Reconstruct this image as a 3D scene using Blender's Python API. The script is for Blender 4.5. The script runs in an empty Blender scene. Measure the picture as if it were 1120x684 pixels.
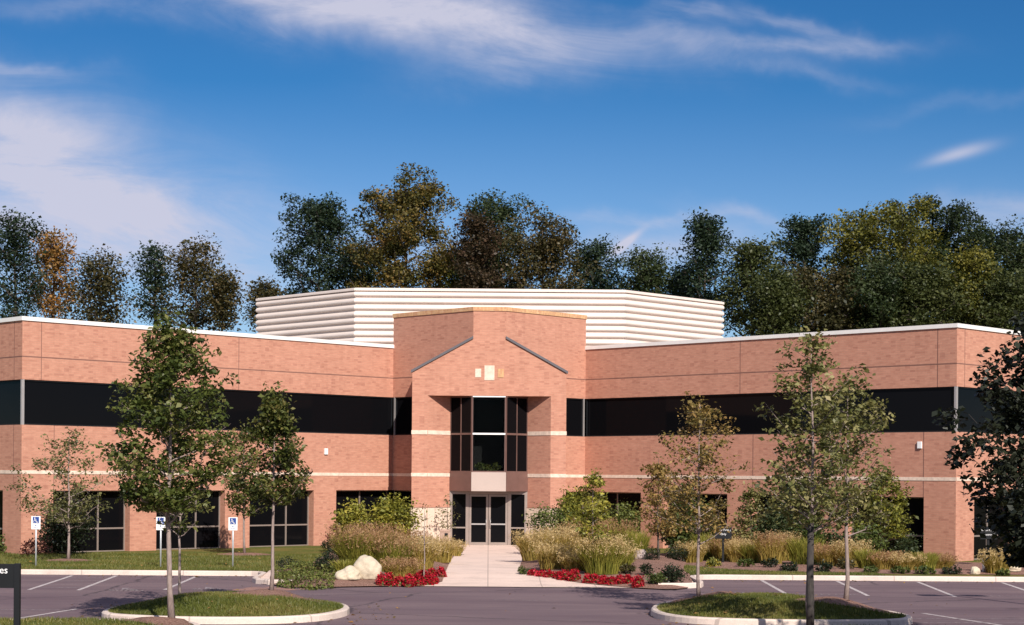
import bpy, bmesh, math, random
import numpy as np
from mathutils import Vector, Matrix, geometry
R = math.radians
S = bpy.context.scene
COL = S.collection
# ------------------------------------------------------------------ camera
F, CX, CY, ROLL, EYE = 1920.0, 534.5, 519.3, 0.0076, 3.1
cam = bpy.data.cameras.new('camera'); co = bpy.data.objects.new('camera', cam); COL.objects.link(co)
cam.sensor_width = 36; cam.lens = F/1120*36
cam.shift_x = (560-CX)/1120; cam.shift_y = (CY-342)/1120
cam.clip_start = .5; cam.clip_end = 6000
co.matrix_world = Matrix.Translation((0, 0, EYE)) @ Matrix.Rotation(R(90), 4, 'X') @ Matrix.Rotation(ROLL, 4, 'Z')
S.camera = co
# ------------------------------------------------------------------ light
AZ, EL = R(19), R(34.2)
TO_SUN = Vector((math.sin(AZ)*math.cos(EL), -math.cos(AZ)*math.cos(EL), math.sin(EL)))
sun = bpy.data.lights.new('sun', 'SUN'); sun.energy = 4.4; sun.angle = R(.5); sun.color = (1, .93, .84)
so = bpy.data.objects.new('sun', sun); COL.objects.link(so); so.location = (20, -40, 60)
so.rotation_euler = TO_SUN.to_track_quat('Z', 'Y').to_euler()
S.view_settings.view_transform = 'Standard'; S.view_settings.look = 'None'
S.view_settings.exposure = .5; S.view_settings.gamma = 1
try: S.view_settings.use_curve_mapping = False
except Exception: pass
# ------------------------------------------------------------------ sky with wispy clouds
W = bpy.data.worlds.new('World'); S.world = W; W.use_nodes = True
wt = W.node_tree; wt.nodes.clear()

class NT:
    """small helper to write node graphs as expressions"""
    def __init__(s, t): s.t = t
    def n(s, typ, **kw):
        nd = s.t.nodes.new(typ)
        for k, v in kw.items(): setattr(nd, k, v)
        return nd
    def put(s, sock, v):
        if isinstance(v, bpy.types.NodeSocket): s.t.links.new(v, sock)
        else: sock.default_value = v
    def m(s, op, a, b=0.0, c=None, clamp=False):
        nd = s.n('ShaderNodeMath', operation=op, use_clamp=clamp)
        s.put(nd.inputs[0], a); s.put(nd.inputs[1], b)
        if c is not None: s.put(nd.inputs[2], c)
        return nd.outputs[0]
    def comb(s, x, y, z=0.0):
        nd = s.n('ShaderNodeCombineXYZ')
        for i, v in enumerate((x, y, z)): s.put(nd.inputs[i], v)
        return nd.outputs[0]
    def noise(s, vec, scale, detail=5, rough=.55, dist=0.0, col=False):
        nd = s.n('ShaderNodeTexNoise')
        if vec is not None: s.put(nd.inputs['Vector'], vec)
        nd.inputs['Scale'].default_value = scale; nd.inputs['Detail'].default_value = detail
        nd.inputs['Roughness'].default_value = rough; nd.inputs['Distortion'].default_value = dist
        return nd.outputs['Color' if col else 'Fac']
    def ramp(s, fac, stops, interp='LINEAR'):
        nd = s.n('ShaderNodeValToRGB'); s.put(nd.inputs[0], fac); r = nd.color_ramp; r.interpolation = interp
        while len(r.elements) < len(stops): r.elements.new(.5)
        for e, (p, c) in zip(r.elements, stops): e.position = p; e.color = (*c, 1) if len(c) == 3 else c
        return nd.outputs[0]
    def mix(s, fac, a, b, mode='MIX'):
        nd = s.n('ShaderNodeMix', data_type='RGBA', blend_type=mode)
        s.put(nd.inputs[0], fac)
        s.put(nd.inputs[6], (*a, 1) if isinstance(a, tuple) else a); s.put(nd.inputs[7], (*b, 1) if isinstance(b, tuple) else b)
        return nd.outputs[2]
    def maprange(s, v, a, b, c=0., d=1., smooth=True):
        nd = s.n('ShaderNodeMapRange'); nd.interpolation_type = 'SMOOTHSTEP' if smooth else 'LINEAR'
        s.put(nd.inputs[0], v)
        for i, q in enumerate((a, b, c, d)): nd.inputs[i+1].default_value = q
        return nd.outputs[0]

w = NT(wt)
sky = w.n('ShaderNodeTexSky', sky_type='NISHITA', sun_disc=False)
sky.sun_elevation = EL; sky.sun_rotation = math.pi-AZ; sky.altitude = 300; sky.air_density = 1.0; sky.dust_density = .35; sky.ozone_density = 2.5
tc = w.n('ShaderNodeTexCoord'); sx = w.n('ShaderNodeSeparateXYZ'); wt.links.new(tc.outputs['Generated'], sx.inputs[0])
yy = w.m('MAXIMUM', w.m('ABSOLUTE', sx.outputs[1]), .08)
U = w.m('DIVIDE', sx.outputs[0], yy); V = w.m('DIVIDE', sx.outputs[2], yy)
base = w.comb(U, V, 0.)
wn = w.n('ShaderNodeSeparateColor'); wt.links.new(w.noise(base, 9, 5, .6, col=True), wn.inputs[0])
Uw = w.m('ADD', U, w.m('MULTIPLY', w.m('SUBTRACT', wn.outputs[0], .5), .07))
Vw = w.m('ADD', V, w.m('MULTIPLY', w.m('SUBTRACT', wn.outputs[1], .5), .05))
def blob(px, py, sxp, syp, ang, amp, soft=True):
    """gaussian cloud patch around a direction, sizes in degrees-like units"""
    u0, v0 = (px-CX)/F, (CY-py)/F; c, s_ = math.cos(R(ang)), math.sin(R(ang))
    du = w.m('SUBTRACT', Uw if soft else U, u0); dv = w.m('SUBTRACT', Vw if soft else V, v0)
    a = w.m('ADD', w.m('MULTIPLY', du, c), w.m('MULTIPLY', dv, s_)); b = w.m('SUBTRACT', w.m('MULTIPLY', dv, c), w.m('MULTIPLY', du, s_))
    a = w.m('DIVIDE', a, sxp/F); b = w.m('DIVIDE', b, syp/F)
    q = w.m('ADD', w.m('MULTIPLY', a, a), w.m('MULTIPLY', b, b))
    return w.m('MULTIPLY', w.m('EXPONENT', w.m('MULTIPLY', q, -1.)), amp)
blobs = [(250, -20, 190, 26, -6, 1.0), (430, 8, 170, 30, -7, 1.0), (560, 40, 170, 26, -4, .8), (420, 40, 110, 26, -14, .35), (560, 75, 110, 22, 6, .35), (740, 35, 150, 16, -3, .55), (890, 40, 90, 9, -3, .5), (760, 6, 60, 9, 0, .6), (880, 15, 60, 8, -20, .45), (860, 66, 90, 9, -10, .35), (120, 10, 160, 12, -4, .35),
         (20, 130, 110, 45, -14, 1.0), (40, 190, 150, 50, -12, .8), (-20, 250, 200, 70, 0, .95), (90, 240, 130, 40, -12, .55), (215, 285, 120, 42, -18, .6), (10, 72, 70, 9, -5, .6), (340, 262, 120, 30, 0, .3),
         (700, 237, 75, 8, 0, .6), (820, 242, 70, 8, -14, .4), (1100, 232, 80, 20, 4, .75), (1110, 265, 120, 20, 0, .5), (720, 270, 130, 22, 0, .55), (480, 290, 260, 22, 0, .3), (1060, 110, 120, 9, 5, .12)]
tot = None
for b_ in blobs:
    o_ = blob(*b_); tot = o_ if tot is None else w.m('ADD', tot, o_)
fib = w.noise(w.comb(w.m('MULTIPLY', w.m('ADD', U, w.m('MULTIPLY', V, .6)), .45), w.m('MULTIPLY', w.m('SUBTRACT', V, w.m('MULTIPLY', U, -.12)), 1.6), 0.), 15, 10, .66, .9)
fib = w.maprange(fib, .30, .70, .25, 1.45, False)
mask = w.m('MULTIPLY', tot, fib)
for b_ in [(1052, 162, 32, 7, 14, .85), (1030, 170, 26, 5, 16, .4), (686, 262, 19, 4, 40, 1.0), (676, 270, 14, 5, 36, .7)]:
    mask = w.m('ADD', mask, blob(*b_[:5], b_[5], False))
mask = w.maprange(mask, .0, 1.45, 0., .93, False)
# unseen clouds overhead and behind the camera, added as neutral fill light
n3 = w.noise(tc.outputs['Generated'], 2.2, 6, .6, .4)
away = w.m('MAXIMUM', w.maprange(V, .45, .9, 0., 1.), w.maprange(sx.outputs[1], .25, -.15, 0., 1.))
mask = w.m('MAXIMUM', w.m('MULTIPLY', mask, w.m('SUBTRACT', 1., away)), w.m('MULTIPLY', away, w.maprange(n3, .42, .62, 0., .85)))
tv = w.ramp(w.maprange(V, 0., .4, 0., 1., False), [(.0, (.52, .58, .72)), (.36, (.36, .50, .67)), (.56, (.125, .365, .575)), (1., (.08, .29, .51))])
tint = w.n('ShaderNodeMix', data_type='RGBA', blend_type='MULTIPLY'); tint.inputs[0].default_value = 1
wt.links.new(sky.outputs[0], tint.inputs[6]); wt.links.new(tv, tint.inputs[7])
c1 = w.mix(mask, tint.outputs[2], (4.35, 4.35, 5.3))
bg = w.n('ShaderNodeBackground'); wt.links.new(c1, bg.inputs[0]); bg.inputs[1].default_value = .1
ow = w.n('ShaderNodeOutputWorld'); wt.links.new(bg.outputs[0], ow.inputs[0])

# ------------------------------------------------------------------ helpers
def tag(o, label=None, cat=None, group=None, kind=None):
    if label: o['label'] = label
    if cat: o['category'] = cat
    if group: o['group'] = group
    if kind: o['kind'] = kind
    return o
def empty(name, loc=(0, 0, 0), rz=0.):
    o = bpy.data.objects.new(name, None); COL.objects.link(o); o.location = loc; o.rotation_euler = (0, 0, rz); o.empty_display_size = .2
    return o
def link_mesh(name, me, mat, parent=None, loc=None):
    o = bpy.data.objects.new(name, me); COL.objects.link(o)
    if mat is not None and not me.materials: me.materials.append(mat)
    if parent is not None: o.parent = parent
    if loc is not None: o.location = loc
    return o
class MB:
    def __init__(s): s.v = []; s.f = []; s.sm = []
    def quad(s, pts, smooth=False):
        n = len(s.v); s.v += [tuple(p) for p in pts]; s.f.append(tuple(range(n, n+len(pts)))); s.sm.append(smooth)
    def box(s, x0, x1, y0, y1, z0, z1, M=None):
        P = [(x, y, z) for z in (z0, z1) for y in (y0, y1) for x in (x0, x1)]
        if M is not None: P = [tuple(M @ Vector(p)) for p in P]
        n = len(s.v); s.v += P
        fs = [(0, 2, 3, 1), (4, 5, 7, 6), (0, 1, 5, 4), (2, 6, 7, 3), (0, 4, 6, 2), (1, 3, 7, 5)]
        if M is not None and M.determinant() < 0: fs = [f[::-1] for f in fs]
        for f in fs: s.f.append(tuple(n+i for i in f)); s.sm.append(False)
    def prism(s, poly, z0, z1):
        n = len(s.v); k = len(poly)
        a = sum(poly[i][0]*poly[(i+1) % k][1]-poly[(i+1) % k][0]*poly[i][1] for i in range(k))
        if a < 0: poly = poly[::-1]
        s.v += [(x, y, z0) for x, y in poly]+[(x, y, z1) for x, y in poly]
        s.f.append(tuple(n+i for i in range(k))[::-1]); s.f.append(tuple(n+k+i for i in range(k))); s.sm += [False]*2
        for i in range(k):
            j = (i+1) % k; s.f.append((n+i, n+j, n+k+j, n+k+i)); s.sm.append(False)
    def tube(s, pts, rad, seg=6, cap=True):
        pts = [Vector(p) for p in pts]
        if not hasattr(rad, '__len__'): rad = [rad]*len(pts)
        n0 = len(s.v); ref = None
        for i, p in enumerate(pts):
            d = (pts[min(i+1, len(pts)-1)]-pts[max(i-1, 0)]).normalized()
            if ref is None: ref = d.orthogonal().normalized()
            a = (ref-d*ref.dot(d)).normalized(); ref = a; b = d.cross(a)
            for k in range(seg):
                t = 2*math.pi*k/seg; s.v.append(tuple(p+(a*math.cos(t)+b*math.sin(t))*rad[i]))
        for i in range(len(pts)-1):
            for k in range(seg):
                j = (k+1) % seg; s.f.append((n0+i*seg+k, n0+i*seg+j, n0+(i+1)*seg+j, n0+(i+1)*seg+k)); s.sm.append(True)
        if cap:
            s.f.append(tuple(n0+k for k in range(seg))[::-1]); s.sm.append(False)
            s.f.append(tuple(n0+(len(pts)-1)*seg+k for k in range(seg))); s.sm.append(False)
    def mesh(s, name, mat):
        me = bpy.data.meshes.new(name); me.from_pydata(s.v, [], s.f); me.polygons.foreach_set('use_smooth', s.sm)
        me.materials.append(mat); me.update(); return me
    def build(s, name, mat, parent=None, loc=None, bevel=0):
        o = link_mesh(name, s.mesh(name, mat), mat, parent, loc)
        if bevel:
            b = o.modifiers.new('bevel', 'BEVEL'); b.width = bevel; b.segments = 2; b.limit_method = 'ANGLE'; b.angle_limit = R(40)
        return o
# ------------------------------------------------------------------ materials
def mat(name):
    m = bpy.data.materials.new(name); m.use_nodes = True; t = m.node_tree
    b = t.nodes['Principled BSDF']; return m, NT(t), b
def setcol(n, b, c):
    if isinstance(c, tuple): b.inputs['Base Color'].default_value = (*c, 1)
    else: n.t.links.new(c, b.inputs['Base Color'])
def bump(n, b, h, strength, dist=.01):
    nd = n.n('ShaderNodeBump'); nd.inputs['Strength'].default_value = strength; nd.inputs['Distance'].default_value = dist
    n.t.links.new(h, nd.inputs['Height']); n.t.links.new(nd.outputs[0], b.inputs['Normal'])
def pos(n): return n.n('ShaderNodeNewGeometry').outputs['Position']
def plain(name, c, rough=.6, metal=0., var=.12, scale=3., spec=.5):
    m, n, b = mat(name)
    f = n.noise(pos(n), scale, 6, .6)
    lo = tuple(x*(1-var) for x in c); hi = tuple(min(1, x*(1+var)) for x in c)
    setcol(n, b, n.ramp(f, [(.3, lo), (.7, hi)])); b.inputs['Roughness'].default_value = rough; b.inputs['Metallic'].default_value = metal
    b.inputs['Specular IOR Level'].default_value = spec
    return m
def brick_mat(name, c1, c2, c3, mortar, soldier=False):
    m, n, b = mat(name)
    g = n.n('ShaderNodeNewGeometry')
    cr = n.n('ShaderNodeVectorMath', operation='CROSS_PRODUCT'); n.t.links.new(g.outputs['True Normal'], cr.inputs[0]); cr.inputs[1].default_value = (0, 0, 1)
    dt = n.n('ShaderNodeVectorMath', operation='DOT_PRODUCT'); n.t.links.new(g.outputs['Position'], dt.inputs[0]); n.t.links.new(cr.outputs[0], dt.inputs[1])
    sp = n.n('ShaderNodeSeparateXYZ'); n.t.links.new(g.outputs['Position'], sp.inputs[0])
    uv = n.comb(sp.outputs[2], dt.outputs['Value']) if soldier else n.comb(dt.outputs['Value'], sp.outputs[2])
    br = n.n('ShaderNodeTexBrick'); n.t.links.new(uv, br.inputs['Vector'])
    br.inputs['Scale'].default_value = 1; br.inputs['Brick Width'].default_value = .21; br.inputs['Row Height'].default_value = .076; br.inputs['Mortar Size'].default_value = .006
    br.inputs['Color1'].default_value = (*c1, 1); br.inputs['Color2'].default_value = (*c2, 1); br.inputs['Mortar'].default_value = (*mortar, 1); br.inputs['Bias'].default_value = -.1
    # dark and burnt bricks, picked brick by brick, and wide weathering
    wn_ = n.n('ShaderNodeTexWhiteNoise', noise_dimensions='2D')
    cu = n.comb(n.m('FLOOR', n.m('DIVIDE', dt.outputs['Value'], .21)), n.m('FLOOR', n.m('DIVIDE', sp.outputs[2], .076))); n.t.links.new(cu, wn_.inputs['Vector'])
    dk = n.m('MULTIPLY', n.m('GREATER_THAN', wn_.outputs['Value'], .90), .42)
    c = n.mix(dk, br.outputs['Color'], c3)
    lg = n.noise(n.comb(n.m('MULTIPLY', dt.outputs['Value'], .6), n.m('MULTIPLY', sp.outputs[2], 1.8)), 1.1, 6, .62)
    c = n.mix(1.0, c, n.ramp(lg, [(.25, (.93, .92, .92)), (.55, (1, 1, 1)), (.8, (1.05, 1.05, 1.07))]), 'MULTIPLY')
    fn = n.noise(n.comb(n.m('MULTIPLY', dt.outputs['Value'], 2.2), n.m('MULTIPLY', sp.outputs[2], 9.)), 1.6, 4, .6)
    c = n.mix(1.0, c, n.ramp(fn, [(.3, (.90, .88, .87)), (.7, (1.08, 1.10, 1.11))]), 'MULTIPLY')
    vs = n.noise(n.comb(n.m('MULTIPLY', dt.outputs['Value'], 1.5), n.m('MULTIPLY', sp.outputs[2], .12)), 1.9, 5, .65)
    c = n.mix(1.0, c, n.ramp(vs, [(.34, (.94, .93, .93)), (.5, (1, 1, 1)), (.72, (1.02, 1.02, 1.02))]), 'MULTIPLY')
    setcol(n, b, c); b.inputs['Roughness'].default_value = .9; b.inputs['Specular IOR Level'].default_value = .25
    bump(n, b, br.outputs['Fac'], -.25, .006)
    return m
M = {}
M['brick'] = brick_mat('brick', (.515, .250, .174), (.46, .212, .146), (.33, .14, .10), (.43, .24, .17))
M['tan_brick'] = brick_mat('tan_brick', (.62, .38, .19), (.50, .24, .13), (.60, .42, .26), (.45, .3, .2), True)
M['stripe'] = plain('cream_block', (.70, .545, .44), .85, 0, .18, 6)
M['joint'] = plain('sealant', (.19, .09, .07), .9)
M['cap'] = plain('white_metal', (.78, .75, .72), .45, 0, .04)
M['screen'] = plain('screen_metal', (.70, .60, .54), .5, 0, .05, .6)
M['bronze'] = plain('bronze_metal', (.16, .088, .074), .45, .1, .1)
M['tanmetal'] = plain('tan_metal', (.30, .24, .21), .4, .3, .1)
M['greymetal'] = plain('grey_metal', (.11, .10, .11), .5, .3, .1)
M['alu'] = plain('aluminium', (.42, .39, .38), .4, .4, .05)
M['black'] = plain('black_paint', (.010, .011, .013), .6, 0, .1, 3, .2)
M['galv'] = plain('galvanised_steel', (.50, .51, .53), .45, .3, .08, 8)
M['white'] = plain('white_paint', (.80, .79, .78), .5, 0, .03)
M['blue'] = plain('blue_paint', (.012, .05, .24), .5, 0, .05)
M['roof'] = plain('roof_gravel', (.3, .28, .26), .95, 0, .2, 20)
def glass_mat(name, c, rough, spec, wav=.0015):
    m, n, b = mat(name); setcol(n, b, c); b.inputs['Roughness'].default_value = rough; b.inputs['Specular IOR Level'].default_value = spec
    bump(n, b, n.noise(pos(n), .7, 2, .4), .25, wav*10)
    return m
M['glass'] = glass_mat('tinted_glass', (.004, .004, .005), .05, .07)
m, n, b = mat('clear_tinted_glass')
tr = n.n('ShaderNodeBsdfTransparent'); tr.inputs[0].default_value = (.72, .74, .74, 1); gl = n.n('ShaderNodeBsdfGlossy'); gl.inputs['Roughness'].default_value = .03; gl.inputs[0].default_value = (.8, .85, .9, 1)
fr = n.n('ShaderNodeFresnel'); fr.inputs[0].default_value = 1.12; mx = n.n('ShaderNodeMixShader')
n.t.links.new(fr.outputs[0], mx.inputs[0]); n.t.links.new(tr.outputs[0], mx.inputs[1]); n.t.links.new(gl.outputs[0], mx.inputs[2])
n.t.links.new(mx.outputs[0], n.t.nodes['Material Output'].inputs[0]); M['clear'] = m
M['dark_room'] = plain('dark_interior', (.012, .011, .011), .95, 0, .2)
# asphalt
m, n, b = mat('asphalt'); p = pos(n)
sep = n.n('ShaderNodeSeparateXYZ'); n.t.links.new(p, sep.inputs[0])
big = n.noise(n.comb(n.m('MULTIPLY', sep.outputs[0], .16), n.m('MULTIPLY', sep.outputs[1], .55)), 1., 7, .62, .6)
streak = n.noise(n.comb(n.m('MULTIPLY', sep.outputs[0], .05), n.m('MULTIPLY', sep.outputs[1], 1.6)), 1.3, 5, .6)
fine = n.noise(p, 38, 4, .7)
c = n.ramp(big, [(.25, (.115, .074, .086)), (.5, (.152, .104, .113)), (.78, (.212, .148, .150))])
c = n.mix(1., c, n.ramp(streak, [(.3, (.86, .86, .88)), (.6, (1, 1, 1)), (.75, (1.14, 1.11, 1.1))]), 'MULTIPLY')
c = n.mix(1., c, n.ramp(fine, [(.3, (.72, .72, .72)), (.7, (1.28, 1.28, 1.28))]), 'MULTIPLY')
vr = n.n('ShaderNodeTexVoronoi', feature='DISTANCE_TO_EDGE'); n.t.links.new(n.mix(.35, p, n.noise(p, .8, 4, .6, col=True)), vr.inputs['Vector']); vr.inputs['Scale'].default_value = .16
c = n.mix(n.maprange(vr.outputs['Distance'], .0, .007, .75, 0.), c, (.04, .03, .036))
spots = n.noise(p, .9, 3, .5)
c = n.mix(n.maprange(spots, .66, .74, 0., .55), c, (.05, .036, .042))
setcol(n, b, c); b.inputs['Roughness'].default_value = .85; b.inputs['Specular IOR Level'].default_value = .3; bump(n, b, fine, .35, .008); M['asphalt'] = m
# concrete
def concrete(name, c0, joints=0):
    m, n, b = mat(name); p = pos(n)
    f = n.noise(p, .9, 7, .65); g = n.noise(p, 25, 4, .7)
    c = n.ramp(f, [(.25, tuple(x*.76 for x in c0)), (.5, c0), (.8, tuple(min(.9, x*1.1) for x in c0))])
    c = n.mix(1., c, n.ramp(g, [(.3, (.88, .88, .88)), (.7, (1.08, 1.08, 1.08))]), 'MULTIPLY')
    if joints:
        br = n.n('ShaderNodeTexBrick'); n.t.links.new(p, br.inputs['Vector']); br.offset = 0; br.inputs['Scale'].default_value = 1
        br.inputs['Brick Width'].default_value = joints; br.inputs['Row Height'].default_value = joints; br.inputs['Mortar Size'].default_value = .018
        c = n.mix(n.m('MULTIPLY', br.outputs['Fac'], .8), c, tuple(x*.55 for x in c0))
    setcol(n, b, c); b.inputs['Roughness'].default_value = .85; bump(n, b, g, .2, .005); return m
M['path'] = concrete('path_concrete', (.72, .55, .465), 1.5)
M['kerb'] = concrete('kerb_concrete', (.64, .52, .45), 3.05)
M['stone'] = concrete('limestone', (.66, .52, .41))
M['boulder'] = concrete('boulder_stone', (.56, .47, .35))
M['grey_boulder'] = concrete('grey_boulder_stone', (.34, .27, .25))
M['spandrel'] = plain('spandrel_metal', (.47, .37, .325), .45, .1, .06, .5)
M['bin'] = plain('aggregate_bin', (.40, .27, .21), .9, 0, .25, 30)
# lawn / mulch
m, n, b = mat('lawn_grass'); p = pos(n)
f = n.noise(p, .45, 6, .65, .4); g = n.noise(p, 14, 5, .75)
c = n.ramp(f, [(.28, (.25, .165, .07)), (.42, (.165, .135, .04)), (.58, (.085, .11, .024)), (.75, (.21, .15, .055))])
c = n.mix(1., c, n.ramp(g, [(.3, (.6, .6, .6)), (.7, (1.35, 1.35, 1.35))]), 'MULTIPLY')
setcol(n, b, c); b.inputs['Roughness'].default_value = .95; b.inputs['Specular IOR Level'].default_value = .1; bump(n, b, g, .8, .03); M['lawn'] = m
m, n, b = mat('mulch'); p = pos(n); g = n.noise(p, 22, 5, .75); f = n.noise(p, 1.3, 4, .6)
c = n.ramp(g, [(.3, (.13, .07, .055)), (.5, (.27, .155, .12)), (.7, (.44, .29, .23))])
c = n.mix(1., c, n.ramp(f, [(.3, (.8, .8, .8)), (.7, (1.15, 1.1, 1.1))]), 'MULTIPLY')
setcol(n, b, c); b.inputs['Roughness'].default_value = .95; b.inputs['Specular IOR Level'].default_value = .1; bump(n, b, g, 1., .04); M['mulch'] = m
m, n, b = mat('worn_line_paint'); f = n.noise(pos(n), 9, 6, .7); f2 = n.noise(pos(n), 40, 3, .7)
k = n.maprange(n.m('ADD', n.m('MULTIPLY', f, .7), n.m('MULTIPLY', f2, .3)), .38, .60, .25, .95)
setcol(n, b, n.mix(k, (.14, .10, .115), (.62, .55, .53))); b.inputs['Roughness'].default_value = .8; M['paint'] = m
m, n, b = mat('very_worn_line_paint'); f = n.noise(pos(n), 9, 6, .7)
setcol(n, b, n.mix(n.maprange(f, .42, .66, .12, .8), (.13, .093, .11), (.50, .43, .43))); b.inputs['Roughness'].default_value = .8; M['faint'] = m
m, n, b = mat('silt_stain'); f = n.noise(pos(n), 2.4, 6, .7); setcol(n, b, n.mix(n.maprange(f, .35, .62), (.13, .09, .105), (.34, .17, .12))); b.inputs['Roughness'].default_value = .9; M['silt'] = m
def bark_mat(name, a, c_):
    m, n, b = mat(name); sp = n.n('ShaderNodeSeparateXYZ'); n.t.links.new(pos(n), sp.inputs[0])
    f = n.noise(n.comb(n.m('MULTIPLY', sp.outputs[0], 3.), n.m('MULTIPLY', sp.outputs[1], 3.), sp.outputs[2]), 7, 6, .7)
    setcol(n, b, n.ramp(f, [(.3, a), (.7, c_)])); b.inputs['Roughness'].default_value = .9; bump(n, b, f, .5, .01); return m
M['bark'] = bark_mat('dark_bark', (.045, .032, .026), (.13, .10, .085))
M['pale_bark'] = bark_mat('pale_bark', (.17, .12, .105), (.36, .28, .25))
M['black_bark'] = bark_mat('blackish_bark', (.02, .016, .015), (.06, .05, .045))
def leaf_mat(name, stops, trans=.25, rough=.5, spec=.35):
    m, n, b = mat(name)
    at = n.n('ShaderNodeAttribute'); at.attribute_name = 'tint'
    st = [(i/(len(stops)-1), c) for i, c in enumerate(stops)]
    c = n.ramp(at.outputs['Fac'], st)
    setcol(n, b, c); b.inputs['Roughness'].default_value = rough; b.inputs['Specular IOR Level'].default_value = spec
    tl = n.n('ShaderNodeBsdfTranslucent'); n.t.links.new(n.mix(1., c, (1.2, 1.25, .7), 'MULTIPLY'), tl.inputs[0])
    mx = n.n('ShaderNodeMixShader'); mx.inputs[0].default_value = trans
    n.t.links.new(b.outputs[0], mx.inputs[1]); n.t.links.new(tl.outputs[0], mx.inputs[2]); n.t.links.new(mx.outputs[0], n.t.nodes['Material Output'].inputs[0])
    return m
L = {}
L['dkgreen'] = leaf_mat('dark_green_leaves', [(.014, .024, .010), (.028, .044, .016), (.05, .068, .024), (.085, .09, .04)])
L['bluegreen'] = leaf_mat('blue_green_leaves', [(.014, .026, .016), (.026, .044, .024), (.045, .068, .034)])
L['mid'] = leaf_mat('mid_green_leaves', [(.022, .032, .010), (.055, .068, .02), (.10, .105, .035)])
L['gold'] = leaf_mat('golden_brown_leaves', [(.035, .042, .012), (.085, .078, .02), (.16, .115, .03), (.24, .125, .035)])
L['olive'] = leaf_mat('olive_leaves', [(.035, .045, .010), (.11, .11, .02), (.24, .20, .035)])
L['rust'] = leaf_mat('rusty_brown_leaves', [(.024, .028, .012), (.065, .058, .022), (.13, .085, .032)])
L['wine'] = leaf_mat('wine_dark_leaves', [(.022, .022, .012), (.055, .038, .02), (.10, .055, .032)])
L['orange'] = leaf_mat('orange_turning_leaves', [(.05, .045, .015), (.20, .12, .035), (.36, .17, .05), (.30, .20, .06)])
L['maple'] = leaf_mat('maple_leaves', [(.022, .036, .008), (.05, .07, .014), (.10, .12, .026), (.20, .185, .06)])
L['maple2'] = leaf_mat('young_maple_leaves', [(.022, .034, .008), (.055, .07, .015), (.11, .12, .028), (.20, .16, .05)])
L['sparse'] = leaf_mat('thin_grey_green_leaves', [(.06, .066, .024), (.13, .13, .045), (.22, .20, .08)])
L['turning'] = leaf_mat('turning_olive_leaves', [(.06, .052, .016), (.15, .115, .032), (.27, .18, .055), (.38, .23, .09)])
L['pear'] = leaf_mat('pear_leaves', [(.045, .052, .016), (.10, .105, .03), (.20, .185, .06), (.36, .30, .15)])
L['black'] = leaf_mat('near_black_leaves', [(.006, .009, .005), (.013, .017, .008), (.03, .034, .018)], .1)
L['shrub_yel'] = leaf_mat('yellow_green_leaves', [(.07, .08, .014), (.20, .20, .03), (.42, .35, .06)])
L['shrub_grn'] = leaf_mat('shrub_green_leaves', [(.028, .045, .012), (.075, .10, .022), (.15, .17, .04)])
L['yew'] = leaf_mat('yew_leaves', [(.008, .014, .007), (.018, .028, .012), (.035, .045, .018)])
L['redbush'] = leaf_mat('reddish_leaves', [(.04, .012, .012), (.12, .035, .03), (.2, .07, .05)])
L['cover'] = leaf_mat('ground_cover_leaves', [(.05, .07, .014), (.12, .14, .03), (.20, .19, .05)])
L['red'] = leaf_mat('red_petals', [(.20, .004, .012), (.42, .008, .022), (.60, .02, .045)], .3)
L['yellow'] = leaf_mat('yellow_petals', [(.45, .36, .04), (.65, .5, .06), (.7, .6, .2)], .3)
L['blade_gold'] = leaf_mat('golden_grass_blades', [(.20, .16, .035), (.38, .28, .07), (.55, .40, .14)], .35)
L['blade_green'] = leaf_mat('green_grass_blades', [(.12, .13, .022), (.25, .24, .04), (.40, .35, .08)], .35)
L['plume_rust'] = leaf_mat('rusty_grass_plumes', [(.24, .12, .06), (.40, .23, .12), (.54, .36, .19)], .35)
L['plume_tan'] = leaf_mat('tan_grass_plumes', [(.38, .26, .11), (.56, .41, .20), (.70, .54, .30)], .35)
L['turf'] = leaf_mat('turf_blades', [(.06, .082, .016), (.13, .14, .028), (.26, .21, .07)], .3)

# ------------------------------------------------------------------ ground geometry and placing
def smooth(t): t = max(0., min(1., t)); return t*t*(3-2*t)
def lawn_z(x, y): return .13-.10*max(0., min(1., (y-53.0)/11.))
SURF = []      # (polygon, function)
def inside(poly, x, y):
    c = False; k = len(poly); j = k-1
    for i in range(k):
        xi, yi = poly[i]; xj, yj = poly[j]
        if (yi > y) != (yj > y) and x < (xj-xi)*(y-yi)/(yj-yi)+xi: c = not c
        j = i
    return c
def edge_dist(poly, x, y):
    d = 1e9; k = len(poly)
    for i in range(k):
        ax, ay = poly[i]; bx, by = poly[(i+1) % k]; vx, vy = bx-ax, by-ay
        t = max(0, min(1, ((x-ax)*vx+(y-ay)*vy)/(vx*vx+vy*vy+1e-12))); d = min(d, math.hypot(x-ax-t*vx, y-ay-t*vy))
    return d
def surf(x, y):
    for poly, fn in reversed(SURF):
        if inside(poly, x, y): return fn(x, y)
    if y > 52.8: return lawn_z(x, y)
    return 0.
def G(px, py, z=None):
    """the point of the ground that lies along a line of sight"""
    dx, dy = px-CX, py-CY; u = dx+ROLL*dy; v = dy-ROLL*dx
    zz = 0. if z is None else z
    for _ in range(6):
        D = F*(EYE-zz)/v; X = u*D/F
        if z is not None: break
        zz = .5*zz+.5*surf(X, D)
    return X, D, zz
def hor(px): return CY+ROLL*(px-CX)
def Zat(px, py, D): return EYE+(hor(px)-py)*D/F
rs = np.random.RandomState
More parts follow.
